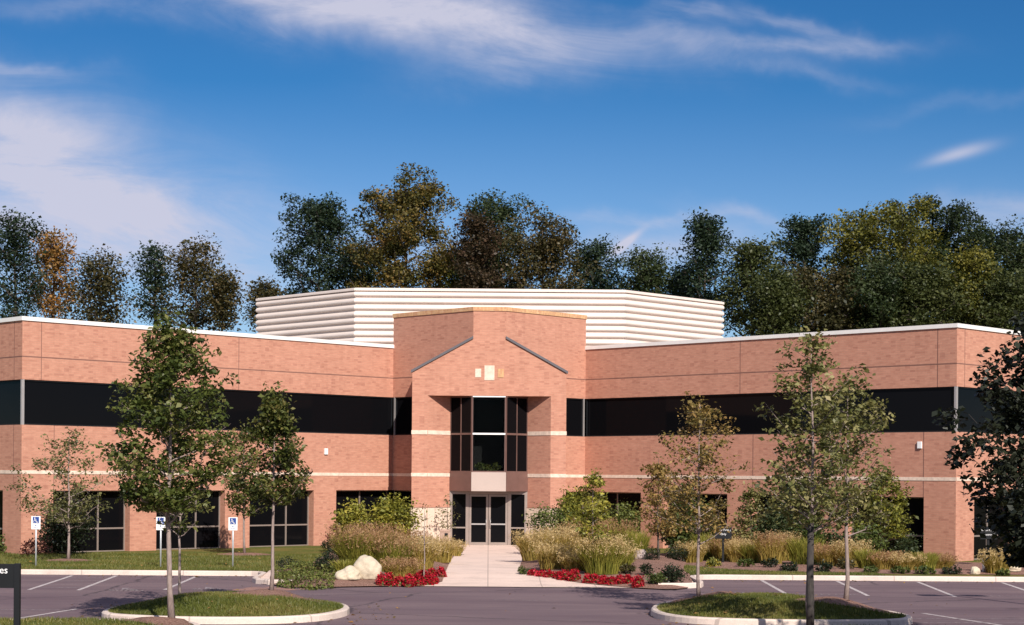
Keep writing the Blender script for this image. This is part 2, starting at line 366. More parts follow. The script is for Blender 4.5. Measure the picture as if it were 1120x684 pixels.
def smooth_poly(poly, it=2):
    for _ in range(it):
        q = []
        for i in range(len(poly)):
            a = poly[i]; b = poly[(i+1) % len(poly)]
            q.append((a[0]*.75+b[0]*.25, a[1]*.75+b[1]*.25)); q.append((a[0]*.25+b[0]*.75, a[1]*.25+b[1]*.75))
        poly = q
    return poly
def sheet(name, poly, fn, mat_, step=.4, seed=0, kind='structure', register=True):
    rng = random.Random(seed); V2 = [Vector(p) for p in poly]; k = len(poly)
    xs = [p[0] for p in poly]; ys = [p[1] for p in poly]
    y = min(ys)
    while y < max(ys):
        x = min(xs)
        while x < max(xs):
            qx, qy = x+rng.uniform(-.3, .3)*step, y+rng.uniform(-.3, .3)*step
            if inside(poly, qx, qy) and edge_dist(poly, qx, qy) > step*.3: V2.append(Vector((qx, qy)))
            x += step
        y += step
    vo, eo, fo, *_ = geometry.delaunay_2d_cdt(V2, [], [list(range(k))], 1, 1e-4)
    me = bpy.data.meshes.new(name); vs = [(v.x, v.y, fn(v.x, v.y)) for v in vo]
    me.from_pydata(vs, [], [tuple(f) for f in fo]); me.update()
    for p_ in me.polygons: p_.use_smooth = True
    bm = bmesh.new(); bm.from_mesh(me); bmesh.ops.recalc_face_normals(bm, faces=bm.faces)
    if sum(f.normal.z for f in bm.faces) < 0: bmesh.ops.reverse_faces(bm, faces=bm.faces)
    bm.to_mesh(me); bm.free()
    o = link_mesh(name, me, mat_); o['kind'] = kind
    if register: SURF.append((poly, fn))
    return o
def mound_fn(poly, z0, h, wdt, amp=.02):
    def fn(x, y): return (z0(x, y) if callable(z0) else z0)+h*smooth(edge_dist(poly, x, y)/wdt)+amp*math.sin(x*2.3+y*1.1)*math.sin(y*2.9-x)*smooth(edge_dist(poly, x, y)/.4)
    return fn
def kerb_run(name, pts, closed=False, h=.145, wd=.16, mat_=None):
    """kerb stones swept along a line, inner side on the left"""
    mb = MB(); k = len(pts); prof = [(0, -.05), (0.012, h-.03), (.04, h), (wd, h), (wd, -.05)]
    rings = []
    for i, p in enumerate(pts):
        a = Vector(pts[(i-1) % k] if closed or i > 0 else p); b = Vector(pts[(i+1) % k] if closed or i < k-1 else p)
        d = (b-a).normalized(); nrm = Vector((-d.y, d.x))
        rings.append([(p[0]+nrm.x*o_, p[1]+nrm.y*o_, z) for o_, z in prof])
    n0 = 0; mb.v = [q for r in rings for q in r]; L_ = len(prof)
    for i in range(k if closed else k-1):
        j = (i+1) % k
        for q in range(L_-1): mb.f.append((i*L_+q, j*L_+q, j*L_+q+1, i*L_+q+1)[::-1]); mb.sm.append(False)
    if not closed:
        mb.f.append(tuple(range(L_))); mb.f.append(tuple((k-1)*L_+q for q in range(L_))[::-1]); mb.sm += [False]*2
    o = mb.build(name, mat_ or M['kerb']); o['kind'] = 'structure'; return o
def inset(poly, d):
    out = []; k = len(poly)
    for i in range(k):
        a = Vector(poly[i-1]); b = Vector(poly[(i+1) % k]); t = (b-a).normalized(); out.append((poly[i][0]-t.y*d, poly[i][1]+t.x*d))
    return out

# ground: one sheet to the horizon
mb = MB(); mb.quad([(-3000, -3000, -.06), (3000, -3000, -.06), (3000, 3000, -.06), (-3000, 3000, -.06)]); mb.build('ground', M['lawn'])['kind'] = 'structure'
mb = MB(); mb.quad([(-90, -40, 0), (90, -40, 0), (90, 52.85, 0), (-90, 52.85, 0)]); mb.build('car_park', M['asphalt'])['kind'] = 'structure'
sheet('lawn', [(-80, 52.85), (80, 52.85), (80, 95), (-80, 95)], lawn_z, M['lawn'], 1.6, register=False)
# plaza and entrance walk
PLZ = [G(x, y, 0)[:2] for x, y in [(300, 641.0), (480, 640.4), (690, 642.4), (758, 643.5)]]
def path_z(x, y): return .02+.05*smooth((y-48)/26)+(.135 if y > 52.9 and False else 0)
plaza = [(-6.5, 49.2), (-6.2, 48.7), (-5.2, 48.32), (4.8, 48.3), (5.4, 48.5), (5.85, 49.0), (5.95, 52.5), (5.0, 55), (3, 62), (2.6, 75.2), (-2.4, 75.2), (-3, 62), (-4.6, 55), (-6.6, 52.95)]
def plz(x, y): return .018+.14*smooth((y-49)/4.)-.07*smooth((y-55)/14)
sheet('entrance_walk', plaza, plz, M['path'], .7)
# planting beds either side of the walk
bedL = [G(x, y, .1)[:2] for x, y in [(299, 627), (294, 632), (299, 638), (330, 639.8), (400, 638.5), (482, 637.5), (489, 625), (494, 611), (504, 603.5), (509, 599.5), (451, 597), (368, 600), (350, 612), (330, 625)]]
bedL[-2] = (bedL[-2][0], 62); bedL = smooth_poly(bedL, 1)
f = mound_fn(bedL, lambda x, y: max(lawn_z(x, y) if y > 52.8 else .0, plz(x, y))+.015, .13, .8); sheet('mulch_bed_left', bedL, f, M['mulch'], .5, 1)
bedR = [G(x, y, .1)[:2] for x, y in [(700, 640.5), (640, 636), (611, 633), (580, 629), (567, 626), (572, 612), (569, 603), (576, 598.5), (625, 597), (690, 602), (752, 614), (746, 626), (757, 632), (757, 640), (735, 642)]]
bedR = smooth_poly(bedR, 1)
f = mound_fn(bedR, lambda x, y: max(lawn_z(x, y) if y > 52.8 else .0, plz(x, y))+.015, .13, .8); sheet('mulch_bed_right', bedR, f, M['mulch'], .5, 2)
bedW = smooth_poly([(7.0, 57.0), (8.8, 54.6), (13, 54.3), (24, 54.3), (30, 56), (24, 62), (16, 62.5), (10, 68), (6.5, 71), (6.3, 62)], 2)
f = mound_fn(bedW, lambda x, y: lawn_z(x, y)+.012, .08, .8); sheet('mulch_bed_wall', bedW, f, M['mulch'], .6, 3)
# kerbs
def seg(a, b, n): return [(a[0]+(b[0]-a[0])*i/n, a[1]+(b[1]-a[1])*i/n) for i in range(n+1)]
kerb_run('kerb', seg((-85, 52.7), (-7.1, 52.7), 30)+[(-6.9, 52.6), (-6.75, 52.2), (-6.7, 51), (-6.7, 49.8), (-6.5, 49.1), (-6.1, 48.65), (-5.3, 48.42)])
kerb_run('kerb', [(4.7, 48.36), (5.5, 48.45), (5.95, 48.8), (6.1, 49.6), (6.1, 51.6), (6.2, 52.3), (6.45, 52.6), (6.8, 52.7)]+seg((7, 52.7), (85, 52.7), 30))
# raised islands
def island(name, poly, h=.26):
    # poly runs counter-clockwise: the lawn is on its left
    kerb_run('kerb', poly, True)
    ins = inset(poly, .15); f_ = mound_fn(ins, .12, h, 1.5, .025)
    sheet(name, ins, f_, M['lawn'], .3, 5); return ins, f_
isl1 = smooth_poly([(-8.3, 36.9), (-7.3, 36.1), (-5.5, 35.75), (-3.6, 36.3), (-2.9, 38.5), (-3.4, 40.6), (-5, 41.5), (-7, 41.2), (-8.2, 39.2)], 3)
isl2 = smooth_poly([(3.5, 38.9), (3.9, 37.0), (5.4, 36.3), (7.8, 36.3), (9.2, 37.0), (9.0, 39.4), (7.7, 41.7), (5.6, 42.5), (4.1, 41.6)], 3)
isl3 = smooth_poly([(-14, 30), (-12.5, 27.5), (-8, 26.5), (-5.9, 28), (-5.3, 31.5), (-5.5, 34.6), (-6.5, 35.3), (-9, 35.2), (-13, 35.0)], 3)
isl4 = smooth_poly([(5.4, 34.2), (5.2, 31.5), (6.2, 28), (9, 26.5), (14, 27), (15.5, 30), (14, 34), (9, 35.0), (6.4, 35.1)], 3)
ILS = [island('island_lawn_left', isl1), island('island_lawn_right', isl2), island('near_lawn_left', isl3, .12), island('near_lawn_right', isl4, .12)]
def mulch_ring(x, y, r):
    poly = [(x+r*math.cos(t*.5236)*(1+.12*math.sin(t*2.1+x)), y+r*.9*math.sin(t*.5236)*(1+.1*math.cos(t*1.7+y))) for t in range(12)]
    z0 = lambda a, b, q=list(SURF): surf_at(q, a, b)+.015
    fn = mound_fn(smooth_poly(poly, 1), z0, .07, r*.6); sheet('mulch_ring', smooth_poly(poly, 1), fn, M['mulch'], .25, 7)
def surf_at(q, x, y):
    for poly, fn in reversed(q):
        if inside(poly, x, y): return fn(x, y)
    return lawn_z(x, y) if y > 52.8 else 0.

# painted marks on the asphalt (4 mm sheets)
def strip(a, b, wd, mat_=None, z=.004, name='parking_line'):
    a, b = Vector(a[:2]), Vector(b[:2]); d = (b-a).normalized(); nn = Vector((-d.y, d.x))*wd/2; mb = MB()
    k = max(1, int((b-a).length/.5))
    mb.quad([(a.x+nn.x, a.y+nn.y, z), (a.x-nn.x, a.y-nn.y, z), (b.x-nn.x, b.y-nn.y, z), (b.x+nn.x, b.y+nn.y, z)][::1])
    o = mb.build(name, mat_ or M['paint']); o['kind'] = 'structure'; return o
for a, b in [((830.5, 634), (860, 650)), ((915.8, 636), (949.5, 652)), ((1003.7, 636.7), (1045, 653)), ((1096, 637.5), (1145, 654)), ((79, 629.8), (31.6, 645.3)), ((127.4, 630), (85.3, 645.9)), ((215, 630.5), (180, 645.5))]:
    A, B = G(*a, 0), G(*b, 0); strip((A[0], min(A[1], 52.5)), B, .11)
for yy_ in (632.5, 636, 639.6, 643.2):
    t = (yy_-630)/16; strip(G(81-47*t, yy_, 0), G(126-41*t, yy_-.5, 0), .10, M['faint'])
for a, b in [((84.2, 666.3), (-10, 681.5)), ((1009, 671), (1110, 686.5))]: strip(G(*a, 0), G(*b, 0), .11)
for a, b in [((-5, 667.0), (80, 667.6)), ((940, 676.5), (1130, 677.5)), ((985, 681.0), (1130, 681.5))]: strip(G(*a, 0), G(*b, 0), .07, M['faint'])
for a, b in [((540, 656.3), (600, 657.2)), ((300, 650.3), (360, 650.6))]: strip(G(*a, 0), G(*b, 0), .05, M['faint'])
poly = [G(x, y, 0)[:2] for x, y in [(250, 645.2), (285, 641.5), (325, 642.5), (360, 642.8), (330, 645.5), (290, 647), (262, 647)]]
sheet('silt_patch', smooth_poly(poly, 1), lambda x, y: .003, M['silt'], .4, register=False)
FONT_DG = None
def text_mesh(txt, size, ext=.002, align='CENTER'):
    c = bpy.data.curves.new('txt', 'FONT'); c.body = txt; c.size = size; c.extrude = ext; c.align_x = align; c.resolution_u = 3
    o = bpy.data.objects.new('txt', c); COL.objects.link(o); dg = bpy.context.evaluated_depsgraph_get(); dg.update()
    me = bpy.data.meshes.new_from_object(o.evaluated_get(dg)); bpy.data.objects.remove(o); me.materials.clear(); return me
for px, py in [(803, 648.3), (905, 650.4), (1091, 652.2)]:
    X, D, _ = G(px, py, 0); me = text_mesh('VISITOR', .36, 0); me.transform(Matrix.Diagonal((1.25, 1, 1, 1)))
    o = link_mesh('stall_lettering', me, M['faint']); o.location = (X, D-.15, .006); o['kind'] = 'structure'
def wheelchair(sc, th=.09):
    """access symbol, unit height about 1, as a flat mesh in the XZ plane with thickness"""
    mb = MB()
    def ln(a, b, r): 
        a, b = Vector(a), Vector(b); d = (b-a).normalized(); q = Vector((-d.y, d.x))*r; a -= d*r*.5; b += d*r*.5
        mb.prism([tuple((a+q)*sc), tuple((b+q)*sc), tuple((b-q)*sc), tuple((a-q)*sc)], 0, .003)
    mb.prism([(sc*(-.08+.1*math.cos(t*.6283)), sc*(.88+.1*math.sin(t*.6283))) for t in range(10)], 0, .003)
    ln((-.08, .72), (-.02, .36), .055); ln((-.05, .58), (.2, .58), .035); ln((-.02, .36), (.24, .36), .05); ln((.24, .36), (.36, .08), .05); ln((.36, .08), (.48, .12), .04)
    ps = [(-.02+.31*math.cos(t), .25+.29*math.sin(t)) for t in [R(a) for a in range(125, 361, 20)]]
    for i in range(len(ps)-1): ln(ps[i], ps[i+1], .035)
    return mb
for px, py in [(135.5, 645.6), (227, 644.6)]:
    X, D, _ = G(px, py, 0); o = wheelchair(1.1).build('access_symbol', M['faint']); o.location = (X, D-.3, .004); o['kind'] = 'structure'

# ------------------------------------------------------------------ the building
B = empty('office_building', (0, 72, 0)); tag(B, 'two storey red brick office building with dark ribbon windows and gabled entrance', 'office building')
BOFF = Vector((0, -72, 0))
def bp(mb, name, mat_, parent=None, bevel=0, label=None):
    o = mb.build(name, mat_, parent or B, bevel=bevel)
    if parent is None: o.location = BOFF
    if label: o['label'] = label
    return o
q2 = math.sqrt(.5); IX, IY = 4.25, 77.56; OX, OY = 17.2, 64.61; TF, TY = .69, 74.0
ZT, ZB1, ZB0, ZG, ZJ = 8.65, 6.48, 4.81, 2.38, 7.33
WL = (OX-IX)/q2
def frame(P, a, nrm): # local (along, outward, z) -> world
    m_ = Matrix.Identity(4); m_[0][0], m_[1][0] = a; m_[0][1], m_[1][1] = nrm; m_[0][3], m_[1][3] = P; return m_
def along_of(px, side=-1, dy=50):
    k = abs((px-CX+ROLL*dy)/F); return (k*IY-IX)/(q2*(1-k*-1)) if False else (k*IY-IX)/(q2*(1+k))
opens = [(along_of(367.5), 0.0), (along_of(343), along_of(273)), (along_of(246), along_of(171)), (along_of(142), along_of(58))]
opens = [tuple(sorted(o_)) for o_ in opens]
TH = .38
def window_unit(F_, u0, u1, z0, z1, nd, mulls=(), rails=(), name='window', fm=None):
    """dark glass set back by nd with a thin metal frame"""
    g_ = MB(); g_.box(u0, u1, nd-.03, nd, z0, z1, F_); o = bp(g_, name, M['glass'])
    f_ = MB(); t = .05
    for (a, b_) in ((u0, u0+t), (u1-t, u1)): f_.box(a, b_, nd+.002, nd+.05, z0, z1, F_)
    for (a, b_) in ((z0, z0+t), (z1-t, z1)): f_.box(u0+t, u1-t, nd+.002, nd+.048, a, b_, F_)
    mw = .006 if 'ribbon' in name else .03
    for m_ in mulls: f_.box(m_-mw, m_+mw, nd+.002, nd+(.004 if mw < .02 else .046), z0+t, z1-t, F_)
    for r_ in rails: f_.box(u0+t, u1-t, nd+.002, nd+.042, r_-.03, r_+.03, F_)
    fo = f_.build('window_frame', fm or M['tanmetal'], o); return o
def wall_face(F_, u0, u1, ops, name, glass=True):
    mb = MB()
    mb.box(u0, u1, -TH, 0, ZB1, ZT, F_)
    mb.box(u0, u1, -TH, 0, ZG, ZB0, F_)
    e = u0; 
    for a, b_ in ops:
        if a > e: mb.box(e, a, -TH, 0, -.3, ZG, F_)
        e = b_
    if e < u1: mb.box(e, u1, -TH, 0, -.3, ZG, F_)
    return mb
for s in (-1, 1):
    Fw = frame((s*IX, IY), (s*q2, -q2), (-s*q2, -q2))          # wing face
    Fe = frame((s*OX, OY), (s*q2, q2), (s*q2, -q2))            # end face
    Ft = frame((s*TF, TY), (s*q2, q2), (s*q2, -q2))            # tower side face
    TL = (IX-TF)/q2
    bp(wall_face(Fw, 0, WL, opens, 'w'), 'wing_wall', M['brick'])
    eops = [(1.32, 4.5), (5.9, 9.1), (10.5, 13.2)]
    EL_ = 15.
    bp(wall_face(Fe, TH, EL_, eops, 'e'), 'end_wall', M['brick'])
    # joints and the thin horizontal groove
    mb = MB(); mb.box(0, WL, .003, .006, ZJ-.018, ZJ+.018, Fw); mb.box(0, EL_, .003, .006, ZJ-.018, ZJ+.018, Fe)
    for px in (261, 45): u = along_of(px, dy=-100); mb.box(u-.012, u+.012, .003, .007, ZB1, ZT, Fw)
    for px in (59,): u = along_of(px, dy=-20); mb.box(u-.012, u+.012, .003, .007, ZG, ZB0, Fw)
    mb.box(WL-9.2, WL-9.176, .003, .007, ZG, ZB0, Fw)
    mb.box(.55, .574, .003, .007, ZB1, ZT, Fe); mb.box(.55, .574, .003, .007, ZG, ZB0, Fe)
    bp(mb, 'wall_joint', M['joint'])
    mb = MB(); mb.box(.0, WL, .004, .016, 3.0, 3.13, Fw); mb.box(.02, EL_, .004, .016, 3.0, 3.13, Fe); bp(mb, 'belt_course', M['stripe'])
    # white parapet cap
    mb = MB(); mb.box(-.05, WL+.05, -.42, .05, ZT, ZT+.15, Fw); bp(mb, 'parapet_cap', M['cap'])
    mb = MB(); mb.box(-.048, EL_, -.42, .052, ZT-.001, ZT+.149, Fe); bp(mb, 'parapet_cap', M['cap'])
    # ribbon windows
    nm = 3
    o = window_unit(Fw, .0, WL-.06, ZB0, ZB1, -.09, [WL*i/nm for i in range(1, nm)], (), 'ribbon_window', M['black'])
    o = window_unit(Fe, .06, EL_, ZB0, ZB1, -.09, [EL_*i/3 for i in range(1, 3)], (), 'ribbon_window', M['black'])
    mb = MB(); mb.box(WL-.04, WL, -.1, -.02, ZB0, ZB1, Fw); mb.box(0, .04, -.1, -.021, ZB0, ZB1, Fe); bp(mb, 'corner_mullion', M['alu'])
    for a, b_ in opens:
        if a <= .01: continue
        window_unit(Fw, a, b_, .02, ZG, -TH, [a+(b_-a)*(.36 if s < 0 else .4)] if b_-a > 2 else [], [.92])
    a, b_ = opens[0]; window_unit(Fw, 0, b_, .02, ZG, -TH, [b_*.5], [.92])
    for a, b_ in eops: window_unit(Fe, a, b_, .02, ZG, -TH, [(a+b_)/2], [.92])
    # tower side
    gx = 3.25; ga = (gx-TF)/q2                                   # where the gabled porch meets the tower side
    mb = MB(); mb.box(0, TL, -TH, 0, 8.66, 10.0, Ft); mb.box(0.0, TL, -TH, 0, 6.52, 8.66, Ft); mb.box(ga-.3, TL, -TH, 0, ZG, ZB0, Ft); mb.box(ga-.3, TL, -TH, 0, ZB1, 6.519, Ft)
    # tower flank above the roof
    mb.box(min(s*(IX), s*(IX-TH)), max(s*IX, s*(IX-TH)), IY, 82, 8.0, 10.0)
    bp(mb, 'tower_wall', M['brick'])
    mb = MB(); mb.box(0, TL+.03, -.40, .035, 10.0, 10.17, Ft); mb.box(min(s*(IX+.03), s*(IX-.4)), max(s*(IX+.03), s*(IX-.4)), IY+.02, 82, 10.001, 10.168); bp(mb, 'brick_coping', M['tan_brick'])
    mb = MB(); mb.box(ga, TL, .003, .006, ZJ-.018, ZJ+.018, Ft); bp(mb, 'wall_joint', M['joint'])
    mb = MB(); mb.box(ga, TL-.02, .004, .016, 3.0, 3.13, Ft); bp(mb, 'belt_course', M['stripe'])
    window_unit(Ft, ga-.2, TL-.12, ZB0, ZB1, -.09, [], (), 'side_window', M['black'])
    mb = MB(); mb.box(TL-.12, TL-.05, -.1, .0, ZB0, ZB1, Ft); bp(mb, 'corner_mullion', M['alu'])
    window_unit(Ft, ga-.2, TL+.3, .02, ZG, -TH, [], [.92])
# roof slab, kept inside the walls
ro = [(-IX, IY+.4), (-OX, OY+.5), (-OX-10.2, OY+10.8), (-18, 93), (18, 93), (OX+10.2, OY+10.8), (OX, OY+.5), (IX, IY+.4)]
mb = MB(); mb.prism([(-IX-.1, IY+.35), (-OX, OY+.45), (-OX-10.2, OY+10.7), (-18, 93), (18, 93), (OX+10.2, OY+10.7), (OX, OY+.45), (IX+.1, IY+.35)], 8.0, 8.3); bp(mb, 'roof', M['roof'])
mb = MB(); mb.prism([(-OX-10.5, OY+10.9), (-18, 93.3), (-18, 93.0), (-OX-10.2, OY+10.7)], -.3, 8.6); mb.prism([(OX+10.5, OY+10.9), (18, 93.3), (18, 93.0), (OX+10.2, OY+10.7)], -.3, 8.6); mb.box(-18, 18, 93, 93.35, -.3, 8.6); bp(mb, 'rear_wall', M['brick'])
mb = MB(); mb.prism([(-TF, TY+.4), (-IX+.4, IY+.3), (-IX+.4, 82), (IX-.4, 82), (IX-.4, IY+.3), (TF, TY+.4)], 9.5, 9.7); bp(mb, 'tower_roof', M['roof'])
mb = MB(); mb.box(-IX, IX, 82, 82.3, 8, 10.0); bp(mb, 'tower_wall', M['brick'])
# gabled porch: front wall with opening, reveals at 45 degrees
GX, GE, GT = 3.25, 7.40, 8.83; OW, OH, BW, BD = 2.60, 6.42, 1.64, .96
mb = MB()
mb.quad([(-GX, TY, -.3), (-OW, TY, -.3), (-OW, TY, OH), (-GX, TY, OH)]); mb.quad([(OW, TY, -.3), (GX, TY, -.3), (GX, TY, OH), (OW, TY, OH)])
mb.quad([(-GX, TY, OH), (GX, TY, OH), (GX, TY, GE), (TF, TY, GT), (TF, TY, 10.0), (-TF, TY, 10.0), (-TF, TY, GT), (-GX, TY, GE)])
for s in (-1, 1):
    mb.quad([(s*OW, TY, -.3), (s*BW, TY+BD, -.3), (s*BW, TY+BD, OH), (s*OW, TY, OH)][::-s])
    mb.quad([(s*GX, TY, -.3), (s*GX, TY, GE), (s*GX, TY+3.2, GE), (s*GX, TY+3.2, -.3)][::s])
mb.quad([(-OW, TY, OH), (-BW, TY+BD, OH), (BW, TY+BD, OH), (OW, TY, OH)])
bp(mb, 'entrance_gable', M['brick'])
for s in (-1, 1):
    mb = MB(); d = Vector((s*(GX-TF), 0, GE-GT)); 
    for (y0, y1, t0, t1) in ((TY-.07, TY+.12, -.0, .11),):
        a, b_ = Vector((s*TF, 0, GT)), Vector((s*(GX+.06), 0, GE-.03))
        P = [(a.x, y0, a.z+t0), (b_.x, y0, b_.z+t0), (b_.x, y0, b_.z+t1), (a.x, y0, a.z+t1)]; Q = [(x, y1, z) for x, _, z in P]
        for q_ in ([P, Q[::-1]]+[[P[i], Q[i], Q[(i+1) % 4], P[(i+1) % 4]] for i in range(4)]): mb.quad(q_[::s] if s > 0 else q_[::-1])
    bp(mb, 'gable_flashing', M['greymetal'])
    mb = MB(); mb.quad([(s*TF, TY+.1, GT+.02), (s*GX, TY+.1, GE+.02), (s*GX, TY+3.2, GE+.02), (s*TF, TY+.5, GT+.02)][::s]); bp(mb, 'gable_roof', M['greymetal'])
mb = MB(); mb.box(-TF-.02, TF+.02, TY-.035, TY+.38, 10.0, 10.17); bp(mb, 'brick_coping', M['tan_brick'])
# light ornament squares
for x0, x1, z0, z1, mm in ((-.21, .21, 7.08, 7.70, 'stripe'), (-.60, -.35, 7.2, 7.56, 'stripe'), (.35, .60, 7.2, 7.56, 'tan_brick')):
    mb = MB(); mb.box(x0+.0, x1+.0, TY-.02, TY-.003, z0, z1); bp(mb, 'ornament_tile', M[mm])
# stone base blocks, cream courses
Fr = {s: frame((s*OW, TY), (-s*q2, q2), (-s*q2, -q2)) for s in (-1, 1)}; RL = (OW-BW)/q2
for s in (-1, 1):
    mb = MB(); a, b_ = sorted((s*(OW), s*(GX+.02)))
    mb.box(a, b_, TY-.03, TY-.003, -.2, .86); mb.box(a, b_, TY-.03, TY-.003, .885, 1.68)
    mb.box(0.012, RL, .003, .03, -.2, .86, Fr[s]); mb.box(.012, RL, .003, .03, .885, 1.68, Fr[s])
    bp(mb, 'stone_base', M['stone'])
    mb = MB()
    mb.box(a, b_, TY-.032, TY-.001, .862, .883)
    for xx in (OW+.33,): mb.box(s*xx-.008, s*xx+.008, TY-.034, TY-.002, -.1, .86)
    for zz in (.3, 1.28): mb.box(a, b_, TY-.033, TY-.002, zz-.006, zz+.006)
    for uu in (.45, .9): mb.box(uu-.007, uu+.007, .0, .033, .0, 1.67, Fr[s])
    mb.box(a, b_, TY-.036, TY-.001, 1.68, 1.70); mb.box(0.01, RL, .001, .034, 1.68, 1.70, Fr[s]); mb.box(0.01, RL, .001, .033, .862, .883, Fr[s])
    bp(mb, 'wall_joint', M['joint'])
    mb = MB()
    for z0, z1 in ((4.78, 4.95), (3.0, 3.15)):
        mb = MB(); mb.box(a, b_, TY-.018, TY-.003, z0, z1); mb.box(.01, RL, .003, .018, z0, z1, Fr[s]); bp(mb, 'belt_course', M['stripe'])
    mb = MB(); mb.box(min(s*GX, s*(GX+.012)), max(s*GX, s*(GX+.012)), TY, TY+2.5, 3.0, 3.13); bp(mb, 'belt_course', M['stripe'])
# projecting bay window
bay = [(-BW, TY+BD), (-TF-.02, TY+.02), (TF+.02, TY+.02), (BW, TY+BD)]
def baybox(mb, i, z0, z1, off, th, e=0.):
    a, b_ = Vector(bay[i]), Vector(bay[i+1]); d = (b_-a).normalized(); nn = Vector((d.y, -d.x)); Lb = (b_-a).length
    mb.box(e, Lb-e, off-th, off, z0, z1, frame(tuple(a), tuple(d), tuple(nn)))
    return a, d, nn, Lb
SZ0, SZ1 = 2.40, 3.20
for i, nm_ in ((0, 'side'), (1, 'front'), (2, 'side')):
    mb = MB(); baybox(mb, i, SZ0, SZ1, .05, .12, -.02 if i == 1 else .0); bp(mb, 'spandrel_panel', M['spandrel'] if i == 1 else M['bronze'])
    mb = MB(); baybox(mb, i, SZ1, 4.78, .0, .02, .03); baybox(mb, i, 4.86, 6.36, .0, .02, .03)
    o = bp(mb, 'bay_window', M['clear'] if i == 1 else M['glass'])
    f_ = MB(); a, d, nn, Lb = baybox(f_, i, 4.78, 4.86, .025, .06); baybox(f_, i, 6.36, 6.415, .03, .06); baybox(f_, i, SZ1, SZ1+.05, .025, .06)
    Fb = frame(tuple(a), tuple(d), tuple(nn))
    for u_ in ((.0, Lb-.05) if i == 1 else (.0, Lb*.5-.025, Lb-.05)): f_.box(u_, u_+.035, -.04, .03, SZ1+.051, 4.779, Fb); f_.box(u_, u_+.035, -.04, .03, 4.861, 6.359, Fb)
    f_.build('window_frame', M['bronze'], o)
    if i == 1:
        for zz in (4.785, 6.365): mb = MB(); mb.box(.02, Lb-.02, .031, .036, zz, zz+.045 if zz > 5 else zz+.07, Fb); bp(mb, 'light_mullion', M['white'])
mb = MB(); mb.prism([(-BW, TY+BD-.001), (-TF-.02, TY+.06), (TF+.02, TY+.06), (BW, TY+BD-.001)], SZ0+.01, SZ0+.08); bp(mb, 'bay_soffit', M['bronze'])
# dark room behind the bay (floor, back, sides, ceiling)
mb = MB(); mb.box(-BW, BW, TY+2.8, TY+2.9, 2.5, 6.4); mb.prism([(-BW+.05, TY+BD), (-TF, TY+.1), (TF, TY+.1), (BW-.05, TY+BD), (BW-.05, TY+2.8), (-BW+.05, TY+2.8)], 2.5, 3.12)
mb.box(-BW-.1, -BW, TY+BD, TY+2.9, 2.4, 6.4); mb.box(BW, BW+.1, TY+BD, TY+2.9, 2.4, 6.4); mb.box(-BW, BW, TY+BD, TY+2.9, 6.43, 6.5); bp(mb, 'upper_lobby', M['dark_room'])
# glazed entrance
DY = TY+BD+.02; DZ = .05
def rect_frame(mb, x0, x1, z0, z1, t, y0, y1, bot=None):
    mb.box(x0, x0+t, y0, y1, z0, z1); mb.box(x1-t, x1, y0, y1, z0, z1); mb.box(x0+t, x1-t, y0, y1, z1-t, z1); mb.box(x0+t, x1-t, y0, y1, z0, z0+(bot or t))
mb = MB(); mb.box(-BW-.02, BW+.02, DY-.05, DY+.08, 2.26, SZ0+.009); 
for x0, x1 in ((-BW-.02, -1.54), (-.97, -.83), (.83, .97), (1.54, BW+.02)): mb.box(x0, x1, DY-.05, DY+.08, 0, 2.26)
bp(mb, 'door_frame', M['tanmetal'])
for s in (-1, 1):
    a, b_ = sorted((s*1.54, s*.97)); mb = MB(); mb.box(a, b_, DY, DY+.02, .05, 2.26); o = bp(mb, 'sidelight', M['glass'])
    mb = MB(); mb.box(a, b_, DY-.03, DY-.002, .80, .86); mb.build('rail', M['tanmetal'], o); mb = MB(); mb.box(a, b_, DY-.03, DY-.002, .03, .1); mb.build('rail', M['tanmetal'], o)
    a, b_ = sorted((s*.82, s*.01)); mb = MB(); mb.box(a+.06, b_-.06, DY, DY+.02, .2, 2.18); o = bp(mb, 'door', M['glass'])
    mb = MB(); rect_frame(mb, a, b_, DZ, 2.25, .09, DY-.03, DY+.03, .16); mb.build('door_stile', M['tanmetal'], o)
    mb = MB(); mb.box(a+.09, b_-.09, DY-.06, DY-.032, .955, 1.015); mb.build('push_bar', M['alu'], o)
    mb = MB(); hx = s*.09; mb.tube([(hx, DY-.03, .82), (hx, DY-.1, .84), (hx, DY-.1, 1.18), (hx, DY-.03, 1.2)], .016, 6); mb.build('handle', M['alu'], o)
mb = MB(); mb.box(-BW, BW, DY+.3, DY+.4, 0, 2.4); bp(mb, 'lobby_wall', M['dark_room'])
# louvred roof screen, octagonal, with rounded ribs
SX1, SY1, SX2, SY2, SZT = 6.47, 84.0, 11.86, 89.4, 11.97
pathS = [(-SX2, 97), (-SX2, SY2), (-SX1, SY1), (SX1, SY1), (SX2, SY2), (SX2, 97)]
prof = []; nr, pitch = 12, .317
z = SZT
prof.append((.04, z)); prof.append((.07, z-.02)); prof.append((.07, z-.11)); prof.append((-.03, z-.125)); z -= .14
for i in range(nr):
    for k_, o_ in ((0., -.07), (.015, -.02), (.05, .03), (.10, .06), (.16, .07), (.205, .055), (.235, .02), (.245, -.07), (.3165, -.075)): prof.append((o_, z-k_))
    z -= pitch
mb = MB(); Lp = len(prof)
for i, p in enumerate(pathS):
    a = Vector(pathS[max(i-1, 0)]); c_ = Vector(pathS[min(i+1, 5)]); pv = Vector(p)
    d1 = (pv-a).normalized() if i else (c_-pv).normalized(); d2 = (c_-pv).normalized() if i < 5 else d1
    n1, n2 = Vector((d1.y, -d1.x)), Vector((d2.y, -d2.x)); nn = (n1+n2).normalized(); sc = 1/max(.3, nn.dot(n1))
    mb.v += [(p[0]+nn.x*o_*sc, p[1]+nn.y*o_*sc, zz) for o_, zz in prof]
